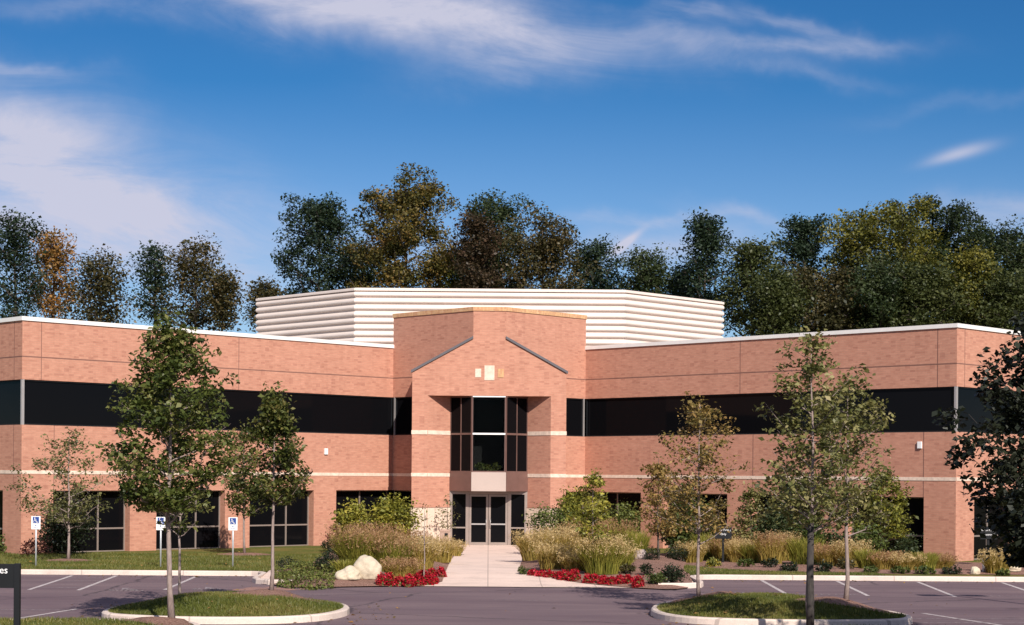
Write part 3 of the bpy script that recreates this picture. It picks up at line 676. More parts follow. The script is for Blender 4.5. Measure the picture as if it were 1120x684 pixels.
for i in range(5):
    for q_ in range(Lp-1): mb.f.append((i*Lp+q_, i*Lp+q_+1, (i+1)*Lp+q_+1, (i+1)*Lp+q_)); mb.sm.append(False)
bp(mb, 'roof_screen', M['screen'])
mb = MB()
for i in range(5):
    a, b_ = Vector(pathS[i]), Vector(pathS[i+1]); d = (b_-a).normalized(); nn = Vector((d.y, -d.x)); mb.box(0, (b_-a).length, -.3, -.05, SZT-.02, SZT+.03, frame(tuple(a), tuple(d), tuple(nn)))
bp(mb, 'screen_cap', M['screen'])

# ------------------------------------------------------------------ foliage builders
def leaf_mesh(name, C_, size, tint, seed, up=.5, aspect=.62, mat_=None, spread=.3):
    r = rs(seed); N = len(C_)
    nrm = r.normal(size=(N, 3)); nrm[:, 2] = np.abs(nrm[:, 2])+up; nrm /= np.linalg.norm(nrm, axis=1)[:, None]
    a = np.cross(nrm, r.normal(size=(N, 3))); a /= np.linalg.norm(a, axis=1)[:, None]+1e-9; b = np.cross(nrm, a)
    l = (size*(1+spread*r.normal(size=N)).clip(.45, 1.8))[:, None]*.5; wd = l*aspect
    fold = nrm*l*.18
    V_ = np.empty((N, 4, 3)); V_[:, 0] = C_-a*l; V_[:, 1] = C_+b*wd-a*l*.1+fold; V_[:, 2] = C_+a*l; V_[:, 3] = C_-b*wd-a*l*.1+fold
    return quads(name, V_.reshape(-1, 3), 4, np.repeat(tint, 4), mat_)
def quads(name, V_, k, tint, mat_):
    me = bpy.data.meshes.new(name); n_ = len(V_); fcount = n_//k
    me.vertices.add(n_); me.vertices.foreach_set('co', V_.astype(np.float32).ravel())
    me.loops.add(n_); me.loops.foreach_set('vertex_index', np.arange(n_, dtype=np.int32))
    me.polygons.add(fcount); me.polygons.foreach_set('loop_start', (np.arange(fcount)*k).astype(np.int32)); me.polygons.foreach_set('loop_total', np.full(fcount, k, dtype=np.int32))
    at = me.attributes.new('tint', 'FLOAT', 'POINT'); at.data.foreach_set('value', tint.clip(0, 1).astype(np.float32))
    me.update(calc_edges=True); me.validate(); me.materials.append(mat_); return me
PROF = {'dome': lambda t: math.sqrt(max(.10, 1-(max(0, t-.40)/.66)**2))*min(1, .62+1.1*t), 'oval': lambda t: math.sin(math.pi*min(1, .12+.86*t))**.75, 'maple': lambda t: (min(1, .45+2.2*t) if t < .3 else (1-((t-.3)/.7))**.85*.98+.06),
        'round': lambda t: math.sqrt(max(0, 1-(2*t-.95)**2)) if t < .97 else .1, 'column': lambda t: .75*math.sin(math.pi*min(1, .1+.88*t))**.45+.1, 'vase': lambda t: (.35+.75*t if t < .6 else .8*math.sqrt(max(.02, 1-((t-.6)/.42)**2)))}
LOB = [0]
def tree(name, label, cat, x, y, H, cb, Rr, prof='oval', leaves=3000, leaf=.12, lm='mid', bark='pale_bark', tr=.05, seed=1, group=None, limbs=18, twigs=6, cs=.13, z0=None, bias=.0, lean=0., stake=False, gaps=.0):
    r = rs(seed); z0 = surf(x, y)-.03 if z0 is None else z0
    root = empty(name, (x, y, z0)); tag(root, label, cat, group); mb = MB(); pf = PROF[prof]; CH = H-cb
    wob = [r.normal()*.0045*H for _ in range(9)]; wob2 = [r.normal()*.0045*H for _ in range(9)]
    def tp(h):
        t = h/H*7.99; i = int(t); f_ = t-i; return Vector((wob[i]*(1-f_)+wob[i+1]*f_-wob[0]+lean*h, wob2[i]*(1-f_)+wob2[i+1]*f_-wob2[0], h))
    hs = [H*.96*i/10 for i in range(11)]
    mb.tube([tp(h) for h in hs], [tr*(1.35 if i == 0 else 1)*(1-.86*(i/10)**1.1) for i in range(11)], 8)
    cents = []; cr = []
    for i in range(limbs):
        t = ((i+r.rand()*.9)/limbs)**(1.0 if H < 8 else .8); h = cb+CH*(t*(.9 if H < 8 else .97)); az = i*2.399+r.normal()*.35
        rad = Rr*pf(min(1, t*.92+.06))*(1+r.normal()*(.16 if H < 8 else .22)); rad = max(rad, .12*Rr)
        hb = max(cb*.72 if i < 3 else cb*.85, h-rad*(.55+.3*r.rand())); p0 = tp(hb); rise = h-hb
        p3 = Vector((math.cos(az)*rad, math.sin(az)*rad, 0))+tp(h)
        mid = p0.lerp(p3, .5)+Vector((0, 0, -.10*rad))+Vector(r.normal(size=3))*rad*.05
        q1 = p0.lerp(mid, .55)+Vector(r.normal(size=3))*rad*.03
        br = max(tr*.42*(1-t*.6), tr*.13); pts = [p0, q1, mid, mid.lerp(p3, .5)+Vector(r.normal(size=3))*rad*.04, p3]
        mb.tube(pts, [br, br*.8, br*.6, br*.4, br*.15], 5, False)
        for k in range(twigs):
            f_ = .3+.7*((k+.6*r.rand())/twigs); jj = min(3, int(f_*4)); s_ = pts[jj].lerp(pts[jj+1], min(1, f_*4-jj))
            dv = Vector(r.normal(size=3)); dv.z = abs(dv.z)*.6-.1; dv.normalize(); e = s_+dv*(Rr*(.12+.20*r.rand()))
            if gaps and r.rand() < gaps: continue
            mb.tube([s_, e], [br*.3, br*.12], 3, False); cents.append(tuple(e)); cr.append(r.rand())
    for k in range(max(3, limbs//4)): # leader
        e = tp(H*(.985 if H < 8 else .94)-(k/ max(3, limbs//4))*CH*.3)+Vector(r.normal(size=3))*Rr*(.09 if H < 8 else .28); cents.append(tuple(e)); cr.append(r.rand())
    C_ = np.array(cents); cr = np.array(cr); wts = .4+r.rand(len(C_)); idx = r.choice(len(C_), leaves, p=wts/wts.sum())
    off = r.normal(size=(leaves, 3)); off /= np.linalg.norm(off, axis=1)[:, None]; off *= (r.rand(leaves)**.45)[:, None]*cs*2.1*(.7+.6*cr[idx])[:, None]
    P_ = C_[idx]+off*np.array([1., 1., .72]); P_[:, 2] = np.where(P_[:, 2] < cb*.88, cb*.88+(cb*.88-P_[:, 2]), P_[:, 2])
    tint = (.55*cr[idx]+.45*r.rand(leaves)+bias).clip(0, 1)
    mb.build('trunk', M[bark], root)
    if stake: pass
    link_mesh('crown', leaf_mesh('crown', P_, leaf, tint, seed+9, mat_=L[lm]), None, root)
    return root
def shrub(label, x, y, wd, h, lm, leaves=900, leaf=.09, seed=1, name='shrub', cat='shrub', group=None, form='dome', dy=None, cs=None, clumps=26, up=.5, bias=0.):
    r = rs(seed); z = surf(x, y)-.02; root = empty(name, (x, y, z)); tag(root, label, cat, group); dy = dy or wd
    u_ = r.normal(size=(clumps, 3)); u_ /= np.linalg.norm(u_, axis=1)[:, None]; rr = (.55+.45*r.rand(clumps)**.5)[:, None]
    C_ = u_*rr*np.array([wd/2, dy/2, h*.48]); C_[:, 2] = C_[:, 2]*.9+h*.5
    if form == 'cone': C_[:, :2] *= (1.25-C_[:, 2:3]/h).clip(.25, 1)
    if form == 'vase': C_[:, :2] *= (.45+.65*C_[:, 2:3]/h).clip(.3, 1.1)
    cs = cs or min(wd, h)*.13; cr = r.rand(clumps); idx = r.randint(0, clumps, leaves)
    P_ = C_[idx]+r.normal(size=(leaves, 3))*cs; P_[:, 2] = P_[:, 2].clip(.02, h*1.08)
    mb = MB()
    for k in range(0, clumps, 2): mb.tube([(r.normal()*.03*wd, r.normal()*.03*wd, 0), tuple(C_[k]*np.array([.5, .5, .55])), tuple(C_[k])], [.016, .01, .004], 4, False)
    mb.build('stem', M['bark'], root)
    link_mesh('foliage', leaf_mesh('foliage', P_, leaf, (.5*cr[idx]+.5*r.rand(leaves)+bias).clip(0, 1), seed+3, up=up, mat_=L[lm]), None, root); return root
def blades(name, N, rad, h, seed, mat_, width=.012, splay=.5, h_var=.55, tipfrac=(0, 1), curve=.5, dyr=1.):
    r = rs(seed); az = r.rand(N)*2*math.pi; q = np.sqrt(r.rand(N))*rad*.45; bx, by = np.cos(az)*q, np.sin(az)*q*dyr
    L_ = h*(1-h_var*r.rand(N)); out = (q/(rad*.45)*.55+.6*r.rand(N)**2)*splay*h; az2 = az+r.normal(size=N)*.8
    ox, oy = np.cos(az2)*out, np.sin(az2)*out
    ts = [0, .45, .8, 1.]; P_ = []
    for t in ts:
        P_.append(np.stack([bx+ox*t**1.8, by+oy*t**1.8*dyr, L_*(t-curve*.25*t**3)], 1))
    sd = np.stack([-np.sin(az2+r.normal(size=N)), np.cos(az2), np.zeros(N)], 1); V_ = np.empty((N, 3, 4, 3)); ws = [width, width*.9, width*.6, width*.12]
    for k in range(3):
        V_[:, k, 0] = P_[k]-sd*ws[k]; V_[:, k, 1] = P_[k]+sd*ws[k]; V_[:, k, 2] = P_[k+1]+sd*ws[k+1]; V_[:, k, 3] = P_[k+1]-sd*ws[k+1]
    tint = np.repeat(r.rand(N)*.8, 12).reshape(N, 12)+np.repeat(np.array([0, .1, .2]), 4)[None]
    return quads(name, V_.reshape(-1, 3), 4, tint.ravel(), mat_), P_[3]
def ograss(label, x, y, wd, h, bl, pl=None, seed=1, N=420, group=None, dyr=.8, plume=.26, name='ornamental_grass'):
    z = surf(x, y)-.02; root = empty(name, (x, y, z)); tag(root, label, 'ornamental grass', group)
    me, tips = blades('blades', int(N*1.5), wd*.85, h*(.86 if pl else 1), seed, L[bl], .012, .36*wd/h+.10, .45, dyr=dyr); link_mesh('blades', me, None, root)
    if pl:
        r = rs(seed+5); k = int(N*1.0); idx = r.randint(0, len(tips), k); b_ = tips[idx]*np.array([1.02, 1.02, 1])+np.stack([r.normal(size=k)*.05*wd, r.normal(size=k)*.05*wd, h*(.18*r.rand(k)-.03)], 1)
        P_ = np.concatenate([b_+np.array([0, 0, j*.03])+r.normal(size=(k, 3))*.018 for j in range(4)]); 
        link_mesh('plumes', leaf_mesh('plumes', P_, plume*.28, np.tile(r.rand(k), 4)*.7+.3*r.rand(4*k), seed+8, up=-.2, aspect=.22, mat_=L[pl]), None, root)
    return root

# ------------------------------------------------------------------ signs, bin, boulders, lamp
def hc_sign(px, py, label):
    X, D, Z = G(px, py); root = empty('parking_sign', (X, D, Z)); tag(root, label, 'sign', 'access parking signs on the lawn')
    H = 1.72; mb = MB(); mb.tube([(0, .02, -.1), (0, .02, H)], .03, 8); mb.build('post', M['galv'], root)
    mb = MB(); mb.prism([(-.155, -.0), (.155, -.0), (.155, .45), (-.155, .45)], 0, .012); o = mb.build('panel', M['white'], root); o.rotation_euler = (R(90), 0, 0); o.location = (0, -.005, H-.45)
    o.modifiers.new('b', 'BEVEL').width = .002
    mb = MB(); mb.box(-.108, .108, -.021, -.018, H-.245, H-.025); sq = mb.build('symbol_field', M['blue'], root)
    o = wheelchair(.19).build('access_symbol', M['white'], sq); o.rotation_euler = (R(90), 0, 0); o.location = (-.02, -.023, H-.235)
    mb = MB(); mb.prism([(-.03, -.30), (.03, -.30), (0, -.26)], 0, .002); 
    mb = MB(); mb.box(-.015, .015, -.021, -.0185, H-.325, H-.285); mb.box(-.03, .03, -.0212, -.0186, H-.335, H-.325)
    me = text_mesh('PARKING', .045, .001); me.materials.clear(); a = mb.build('sign_mark', M['blue'], root)
    t = link_mesh('sign_lettering', me, M['blue'], root); t.rotation_euler = (R(90), 0, 0); t.location = (0, -.020, H-.40)
    root.scale = (.92, .92, .92)
    return root
hc_sign(39, 620, 'white and blue wheelchair parking sign beside the dark yew, leftmost of three')
hc_sign(175.5, 620.7, 'white wheelchair parking sign seen just left of the large maple trunk')
hc_sign(254.5, 620.7, 'white and blue wheelchair parking sign half hidden under leaves, nearest the entrance')
def dark_sign(px, py, D, l1, l2, label):
    X = (px-CX)*D/F; Z = surf(X, D); root = empty('reserved_sign', (X, D, Z)); tag(root, label, 'sign', 'small dark reserved signs in the right bed')
    zc = Zat(px, py, D)-Z; mb = MB(); mb.box(-.035, .035, .0, .06, -.1, zc+.2); mb.build('post', M['black'], root)
    mb = MB(); mb.box(-.29, .29, -.04, -.001, zc-.22, zc+.22); mb.build('panel', M['black'], root, bevel=.006)
    for tx, zz, sz in ((l1, .06, .085), (l2, -.09, .10)):
        t = link_mesh('sign_lettering', text_mesh(tx, sz, .002), M['white'], root); t.rotation_euler = (R(90), 0, 0); t.location = (0, -.043, zc+zz)
dark_sign(791.5, 582.5, 60.3, 'Visitor Parking', 'Only', 'small dark sign with two white lines behind the golden tree, nearer the entrance')
dark_sign(1081.5, 583.0, 59.5, 'Visitor Parking', 'Reserved', 'small dark sign with two white lines in front of the blackish tree')
X, D, Z = G(1076, 625); mb = MB(); root = empty('marker_post', (X, D, Z)); tag(root, 'short pale marker post standing beside the dark sign at far right', 'post'); mb.tube([(0, 0, -.1), (0, 0, .48)], [.05, .045], 10); mb.build('post', M['white'], root); mb = MB(); mb.tube([(0, 0, .47), (0, 0, .52), (0, 0, .54)], [.055, .055, .02], 10); mb.build('post_cap', M['galv'], root)
# near sign, cut by the left edge of the picture
D = 30.; root = empty('directory_sign', (-8.04, D, surf(-8.04, D))); z0 = surf(-8.04, D); tag(root, 'dark metal directory sign on square posts, partly out of frame at left', 'sign')
for xx in (0, -2.6): mb = MB(); mb.box(xx-.05, xx+.05, -.05, .05, -.1, 1.52-z0); mb.build('post', M['black'], root, bevel=.006)
mb = MB(); mb.box(-2.55, -.05, -.03, .03, 1.10-z0, 1.51-z0); mb.build('panel', M['black'], root)
t = link_mesh('sign_lettering', text_mesh('es', .17, .003, 'RIGHT'), M['white'], root); t.rotation_euler = (R(90), 0, 0); t.location = (-.155, -.034, 1.352-z0)
# bin
X, D = -1.76-.35, 72.3; X = (487-CX)*D/F; Z = surf(X, D); root = empty('litter_bin', (X, D, Z)); tag(root, 'square tan litter bin beside the entrance doors', 'litter bin')
mb = MB(); mb.box(-.2, .2, -.2, .2, 0, .62); mb.build('body', M['bin'], root, bevel=.015)
mb = MB(); mb.box(-.215, .215, -.215, .215, .62, .72); mb.build('lid', M['bin'], root, bevel=.02)
mb = MB(); mb.box(.0, .13, -.222, -.216+.0, .44, .58); mb.build('opening', M['black'], root)
def boulder(label, x, y, wx, wy, wz, seed, mat_='boulder', sink=.12, group=None):
    me = bpy.data.meshes.new('boulder'); bm = bmesh.new(); bmesh.ops.create_icosphere(bm, subdivisions=5, radius=1)
    from mathutils import noise
    for v in bm.verts:
        c = v.co.copy(); d_ = noise.noise(c*1.0+Vector((seed*7.3, 0, 0)))*.28+noise.noise(c*2.6+Vector((seed, 3, 1)))*.08+noise.fractal(c*6+Vector((seed, 0, 0)), 1., 2., 3)*.02
        v.co = c*(1+d_)
        if v.co.z < -.4: v.co.z = -.4
        v.co = Vector((v.co.x*wx/2, v.co.y*wy/2, v.co.z*wz/1.3))
    for f_ in bm.faces: f_.smooth = True
    bm.to_mesh(me); bm.free(); z = surf(x, y); o = link_mesh('boulder', me, M[mat_]); o.location = (x, y, z+wz*.3-sink*wz*.2); o.rotation_euler = (0, 0, seed); tag(o, label, 'boulder', group); return o
a = G(381, 637.5); boulder('low rounded cream boulder at the front of the left bed', a[0], a[1]+.35, .84, .65, .33, 1.0)
a = G(400, 637.5); boulder('taller pale boulder between the low one and the red flowers', a[0], a[1]+.5, .90, .8, .60, 2.2)
a = G(619, 622); boulder('flat grey boulder behind red flowers right of the walk', a[0], a[1]+.3, .85, .6, .24, 3.1, 'grey_boulder')
a = G(702, 613); boulder('pinkish boulder beside the dark round shrub right of the walk', a[0], a[1]+.3, .65, .5, .3, 4.3, 'grey_boulder')
for i, (px, py, w_) in enumerate([(942, 619, .35), (1107, 626, .5), (1066, 628, .3)]):
    a = G(px, py); boulder(['small pale rock among the grasses of the right bed', 'pale flat rock at the far right end of the bed', 'small rock next to the short marker post'][i], a[0], a[1], w_, w_, .22, 5.+i, 'boulder')
# lamp post just out of frame: its shadow crosses the stalls at right
LX, LY = 15.2, 37.8; root = empty('street_lamp', (LX, LY, 0)); tag(root, 'twin headed car park lamp post standing right of the frame', 'street lamp')
mb = MB(); mb.tube([(0, 0, 0), (0, 0, .6)], .22, 16); mb.build('base', M['kerb'], root)
mb = MB(); mb.box(-.05, .05, -.05, .05, .6, 6.3); mb.build('pole', M['bronze'], root)
for s in (-1, 1):
    mb = MB(); mb.box(min(s*.05, s*.3), max(s*.05, s*.3), -.03, .03, 6.12, 6.2); mb.build('arm', M['bronze'], root)
    mb = MB(); mb.box(min(s*.3, s*.85), max(s*.3, s*.85), -.2, .2, 6.06, 6.26); o = mb.build('lamp_head', M['bronze'], root, bevel=.02)

# ------------------------------------------------------------------ young trees
FT = 'young trees in the car park islands'
for x, y, r_ in ((-6.3, 34.3, .95), (-4.87, 39.4, 1.15), (5.0, 41.2, 1.25), (7.92, 38.6, 1.25), (-9.1, 65.6, 1.1), (-14.2, 59.4, .9), (6.34, 34.2, .7)): mulch_ring(x, y, r_)
tree('maple_tree', 'large dense green maple on the near left island, tallest at left', 'tree', -6.21, 34.5, 5.95, 2.4, 1.28, 'maple', 12500, .10, 'maple', 'pale_bark', .058, 11, FT, 30, 8, .13, bias=.1)
tree('young_tree', 'slender thin leaved tree behind the large maple on the left island', 'tree', -6.97, 39.8, 3.9, 1.7, .75, 'oval', 900, .10, 'maple2', 'pale_bark', .035, 12, FT, 12, 5, .13, gaps=.2)
tree('young_tree', 'compact green young tree ringed with mulch on the left island', 'tree', -4.87, 39.5, 4.55, 2.2, .9, 'maple', 6200, .10, 'maple2', 'pale_bark', .042, 13, FT, 20, 7, .12)
tree('young_tree', 'thin young tree on the lawn behind the third wheelchair sign', 'tree', -9.1, 65.6, 5.0, 1.6, 1.0, 'oval', 2600, .12, 'maple2', 'pale_bark', .045, 14, 'young trees on the lawn', 18, 6, .16)
tree('young_tree', 'sparse grey green tree in front of the dark yew at far left', 'tree', -14.2, 59.4, 4.4, 1.45, 1.5, 'round', 3400, .10, 'sparse', 'pale_bark', .05, 15, 'young trees on the lawn', 22, 7, .15)
tree('young_tree', 'golden olive sparse tree at the left end of the right island', 'tree', 5.0, 41.6, 4.8, 1.75, 1.05, 'oval', 4200, .085, 'turning', 'pale_bark', .042, 16, FT, 26, 7, .13)
tree('pear_tree', 'tall open crowned pear tree with a dark lower trunk on the near right island', 'tree', 6.34, 34.5, 5.9, 2.2, 1.12, 'oval', 4700, .10, 'pear', 'pale_bark', .05, 17, FT, 26, 7, .13, gaps=.18)
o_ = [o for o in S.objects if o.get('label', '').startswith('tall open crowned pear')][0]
mb = MB(); mb.tube([(0, 0, .0), (0.0, .0, .5), (-.01, 0, 1.1), (-.0, 0, 2.0)], [.085, .078, .072, .064], 10); mb.build('trunk_shade_sleeve', M['black_bark'], o_)  # added dark sleeve, its colour standing in for shade on the lower trunk
tree('pear_tree', 'rounder pear tree with pale trunk at the right end of the right island', 'tree', 7.92, 38.8, 5.0, 1.95, 1.12, 'oval', 4900, .095, 'pear', 'pale_bark', .05, 18, FT, 24, 7, .13)
tree('dark_maple_tree', 'blackish leaved tree cut by the right edge of the picture', 'tree', 10.02, 30.0, 6.0, 1.6, 1.62, 'round', 32000, .12, 'black', 'black_bark', .07, 19, FT, 50, 9, .17)
tree('young_tree', 'small pinkish olive tree behind the bed by the dark round shrub', 'tree', *G(720, 612)[:2], 3.6, .9, .65, 'oval', 2800, .10, 'turning', 'bark', .04, 20, 'small trees in the entrance beds', 14, 6, .13)
tree('young_tree', 'thin stemmed yellow green tree rising from the red flowers right of the walk', 'tree', *G(648, 627)[:2], 3.05, 1.1, .62, 'oval', 1500, .10, 'shrub_yel', 'pale_bark', .022, 21, 'small trees in the entrance beds', 12, 5, .10)
tree('sapling', 'nearly bare staked sapling among the red flowers left of the walk', 'tree', *G(464, 634)[:2], 2.25, 1.2, .35, 'oval', 70, .06, 'turning', 'pale_bark', .022, 22, 'small trees in the entrance beds', 8, 3, .08)
tree('young_tree', 'small airy tree behind the litter bin against the pale stone', 'tree', (490-CX)*73/F, 73., 2.15, .9, .5, 'oval', 260, .09, 'sparse', 'bark', .025, 23, 'small trees in the entrance beds', 12, 4, .09)
tree('young_tree', 'wide yellow green tree with a pale stem in front of the last right window', 'tree', (965-CX)*63/F, 63., 3.3, 1.0, 1.25, 'round', 6000, .11, 'shrub_yel', 'pale_bark', .045, 24, 'small trees by the right wing', 20, 7, .15, bias=-.2)
tree('young_tree', 'dark leafy tree in front of the right wing behind the open crowned pear', 'tree', (868-CX)*64/F, 64., 2.95, .5, 1.15, 'round', 5500, .12, 'dkgreen', 'bark', .045, 25, 'small trees by the right wing', 18, 7, .15, bias=.1)
tree('young_tree', 'dark bushy tree behind the golden olive tree by the second right window', 'tree', (752-CX)*66/F, 66., 2.7, .4, 1.05, 'round', 5000, .12, 'shrub_grn', 'bark', .045, 26, 'small trees by the right wing', 18, 7, .15, bias=-.15)
tree('young_tree', 'light leaved small tree by the brick pier between the two right windows', 'tree', (822-CX)*63/F, 63., 2.75, .5, .62, 'oval', 2600, .11, 'pear', 'bark', .035, 27, 'small trees by the right wing', 14, 6, .13)

# ------------------------------------------------------------------ background wood: each tree by itself
BT = 'tall trees behind the building'
bgt = [ # px, top y, half width px, depth, palette, shape, crown bottom y, label
 (14, 226, 30, 103, 'bluegreen', 'oval', 352, 'dark green tree at the far left behind the roof'),
 (63, 248, 30, 106, 'orange', 'oval', 345, 'tree with yellow and orange leaves behind the left wing'),
 (112, 276, 36, 102, 'rust', 'round', 350, 'low brownish green tree between the orange tree and the slim one'),
 (167, 263, 20, 108, 'bluegreen', 'oval', 345, 'slim dark tree left of the broad brown one behind the left wing'),
 (212, 261, 38, 104, 'rust', 'oval', 352, 'broad brown green tree behind the left wing'),
 (244, 292, 16, 100, 'rust', 'oval', 352, 'small orange tinted tree, last before the gap at left'),
 (291, 306, 13, 97, 'rust', 'oval', 352, 'little isolated tree beside the left corner of the white screen'),
 (350, 205, 42, 112, 'bluegreen', 'round', 325, 'dark blue green tree left of the tall golden one'),
 (443, 188, 58, 108, 'gold', 'round', 330, 'tall golden brown tree above the white screen'),
 (541, 204, 40, 112, 'dkgreen', 'round', 330, 'dark green tree crown with wine tinted neighbour above the entrance'),
 (522, 232, 26, 105, 'wine', 'oval', 330, 'wine dark tree just right of the tall golden one'),
 (592, 232, 42, 106, 'rust', 'round', 330, 'rusty olive tree right of the tree above the entrance'),
 (652, 260, 34, 110, 'bluegreen', 'round', 335, 'low dark tree left of the short cloud streak'),
 (703, 270, 36, 108, 'dkgreen', 'round', 335, 'low dark tree right of the short cloud streak'),
 (772, 229, 32, 107, 'bluegreen', 'oval', 340, 'dark tree with a pointed top above the screen right corner'),
 (822, 256, 40, 103, 'mid', 'round', 335, 'mid green leafy tree with bare trunks below, right of the screen'),
 (880, 230, 36, 113, 'bluegreen', 'round', 345, 'dark green tree between the leafy one and the thin yellow one'),
 (934, 226, 36, 110, 'olive', 'oval', 352, 'thin yellow topped tree behind the right wing'),
 (905, 290, 50, 101, 'rust', 'round', 358, 'brownish understorey tree right behind the right wing parapet'),
 (984, 211, 42, 105, 'olive', 'oval', 355, 'tall yellow olive tree behind the right wing'),
 (1035, 213, 44, 110, 'black', 'round', 356, 'very dark tall tree right of the yellow olive one'),
 (1058, 268, 30, 101, 'olive', 'round', 356, 'yellow green tree low in front of the very dark ones'),
 (1085, 236, 38, 113, 'black', 'round', 356, 'very dark tree sloping down to the right edge'),
 (1122, 255, 34, 106, 'dkgreen', 'round', 356, 'dark green tree cut by the right edge above the roof'),
]
for i, (px, ty, hw, D, lm, sh, by, lab) in enumerate(bgt):
    X = (px-CX-1.5)*D/F; H = Zat(px, ty, D); cb = Zat(px, by, D)-1.0; Rr = hw*D/F
    if lm == 'black': lm = 'dkgreen'; bi = -.3
    else: bi = 0.
    n_ = int(5500+19000*(hw/50)**1.5*((by-ty)/120))
    if px < 300: cb += 1.3; n_ = int(n_*.5)
    elif px < 620: n_ = int(n_*1.05)
    elif px < 840: cb += .5; n_ = int(n_*.8)
    tree('background_tree', lab, 'tree', X, D, H-.2, cb*.96, max(.5, Rr*(1.05 if px < 300 or 620 < px < 840 else 1.18)-.35), 'dome', n_, .175, lm, 'bark', .20, 100+i, BT, 16 if hw < 30 else (38 if hw > 50 else 28), 5, .42, z0=-.06, bias=bi)
    # the second storey of trees that closes the lower gaps is made of real crowns too
for i, (px, ty, hw, D, lm, lab) in enumerate([(395, 265, 30, 117, 'dkgreen', 'dark tree filling the gap left of the tall golden tree'), (495, 275, 26, 116, 'olive', 'low olive tree between the golden and wine dark trees'), (965, 285, 40, 100, 'dkgreen', 'dark undergrowth tree low behind the right wing'), (1010, 290, 34, 99, 'mid', 'mid green low tree behind the right wing corner'), (850, 300, 28, 99, 'mid', 'low mid green tree behind the middle of the right wing'), (742, 296, 14, 112, 'bluegreen', 'low dark tree behind the right slope of the white screen'), (1100, 300, 36, 99, 'mid', 'mid green low tree behind the right end face')]):
    X = (px-CX-1.5)*D/F; H = Zat(px, ty, D); cb = Zat(px, 352, D)-1.5
    tree('background_tree', lab, 'tree', X, D, H, cb, hw*D/F*1.05, 'dome', int(5000+11000*(hw/40)), .175, lm, 'bark', .17, 200+i, BT, 20, 5, .48, z0=-.06)

# ------------------------------------------------------------------ shrubs and flowers
def S_(px, py, wpx, hpx, label, lm, leaves=500, leaf=.08, seed=1, back=.0, **k):
    X, D, Z = G(px, py); D += back; X = (px-CX+ROLL*(py-CY))*D/F; s_ = F/D
    return shrub(label, X, D, wpx/s_, hpx/s_, lm, leaves, leaf, seed, **k)
S_(75, 607, 48, 64, 'big dark yew behind the sparse tree at far left', 'yew', 4200, .10, 31, form='dome', clumps=60)
S_(36, 608, 26, 18, 'low reddish shrub between the first wheelchair sign and the yew', 'redbush', 420, .09, 32)
S_(-4, 606, 20, 26, 'green shrub cut by the left edge at the brick wall', 'shrub_grn', 420, .10, 33)
S_(317, 625, 28, 14, 'round dark shrub standing alone left of the boulders', 'yew', 1000, .05, 34, clumps=40, bias=.25)
S_(355, 626, 19, 18, 'dark shrub left of the cream boulders, front of a pair', 'yew', 900, .05, 35, clumps=36)
S_(364, 614, 24, 13, 'flat dark shrub behind the pair by the boulders', 'yew', 900, .05, 36, clumps=36)
S_(361, 603, 22, 12, 'dark low shrub at the foot of the brick pier left of the entrance', 'yew', 800, .06, 37, clumps=36)
S_(365, 600, 14, 27, 'narrow reddish shrub against the last left pier', 'redbush', 500, .09, 38)
S_(387, 602, 42, 52, 'yellow leaved shrub in front of the dark window left of the entrance', 'shrub_yel', 2600, .12, 39, clumps=22, cs=.17, bias=.15)
S_(424, 602, 58, 58, 'taller yellow green shrub next to the entrance gable at left', 'shrub_yel', 3800, .12, 40, clumps=28, cs=.2, bias=.05)
S_(602, 604, 40, 54, 'dense green shrub right of the entrance doors', 'shrub_grn', 3400, .10, 41, bias=.1, clumps=40)
S_(636, 602, 66, 66, 'tall yellow green shrub right of the entrance gable', 'shrub_yel', 6000, .11, 42, clumps=44, cs=.2, bias=-.1)
S_(680, 603, 42, 54, 'bright green shrub in front of the first right window', 'shrub_grn', 3000, .11, 43, form='vase', clumps=34, bias=.3)
S_(712, 613, 16, 15, 'dark round shrub beside the pinkish boulder', 'yew', 700, .05, 44, clumps=30)
S_(741, 617, 24, 17, 'dark shrub with pale tips behind the trunk of the golden tree', 'yew', 900, .07, 45, clumps=30, bias=.25)
S_(735, 638, 24, 21, 'large dark shrub at the nose of the right bed', 'yew', 1400, .06, 46, clumps=50, bias=.15)
S_(708, 629, 14, 13, 'small dark shrub behind the last red flowers', 'yew', 500, .06, 47, bias=.15)
S_(717, 638, 19, 12, 'low green shrub between red flowers and the large dark one', 'shrub_grn', 600, .06, 48, bias=-.1)
S_(686, 628, 15, 13, 'small green brown shrub above the right row of red flowers', 'rust', 400, .07, 49)
S_(501, 607, 11, 8, 'tiny shrub at the edge of the walk near the doors', 'rust', 220, .06, 50)
S_(574, 628, 14, 9, 'low green tuft shrub at the tip of the right bed', 'cover', 300, .06, 51, bias=-.4)
S_(598, 622, 18, 9, 'low dark green plant beside the flat grey boulder', 'shrub_grn', 350, .07, 52)
S_(640, 624, 20, 10, 'low dark green plant right of the flat grey boulder', 'shrub_grn', 350, .07, 53)
S_(782, 619, 18, 9, 'low plant with yellow flowers in front of the near dark sign', 'cover', 300, .07, 54, bias=.3)
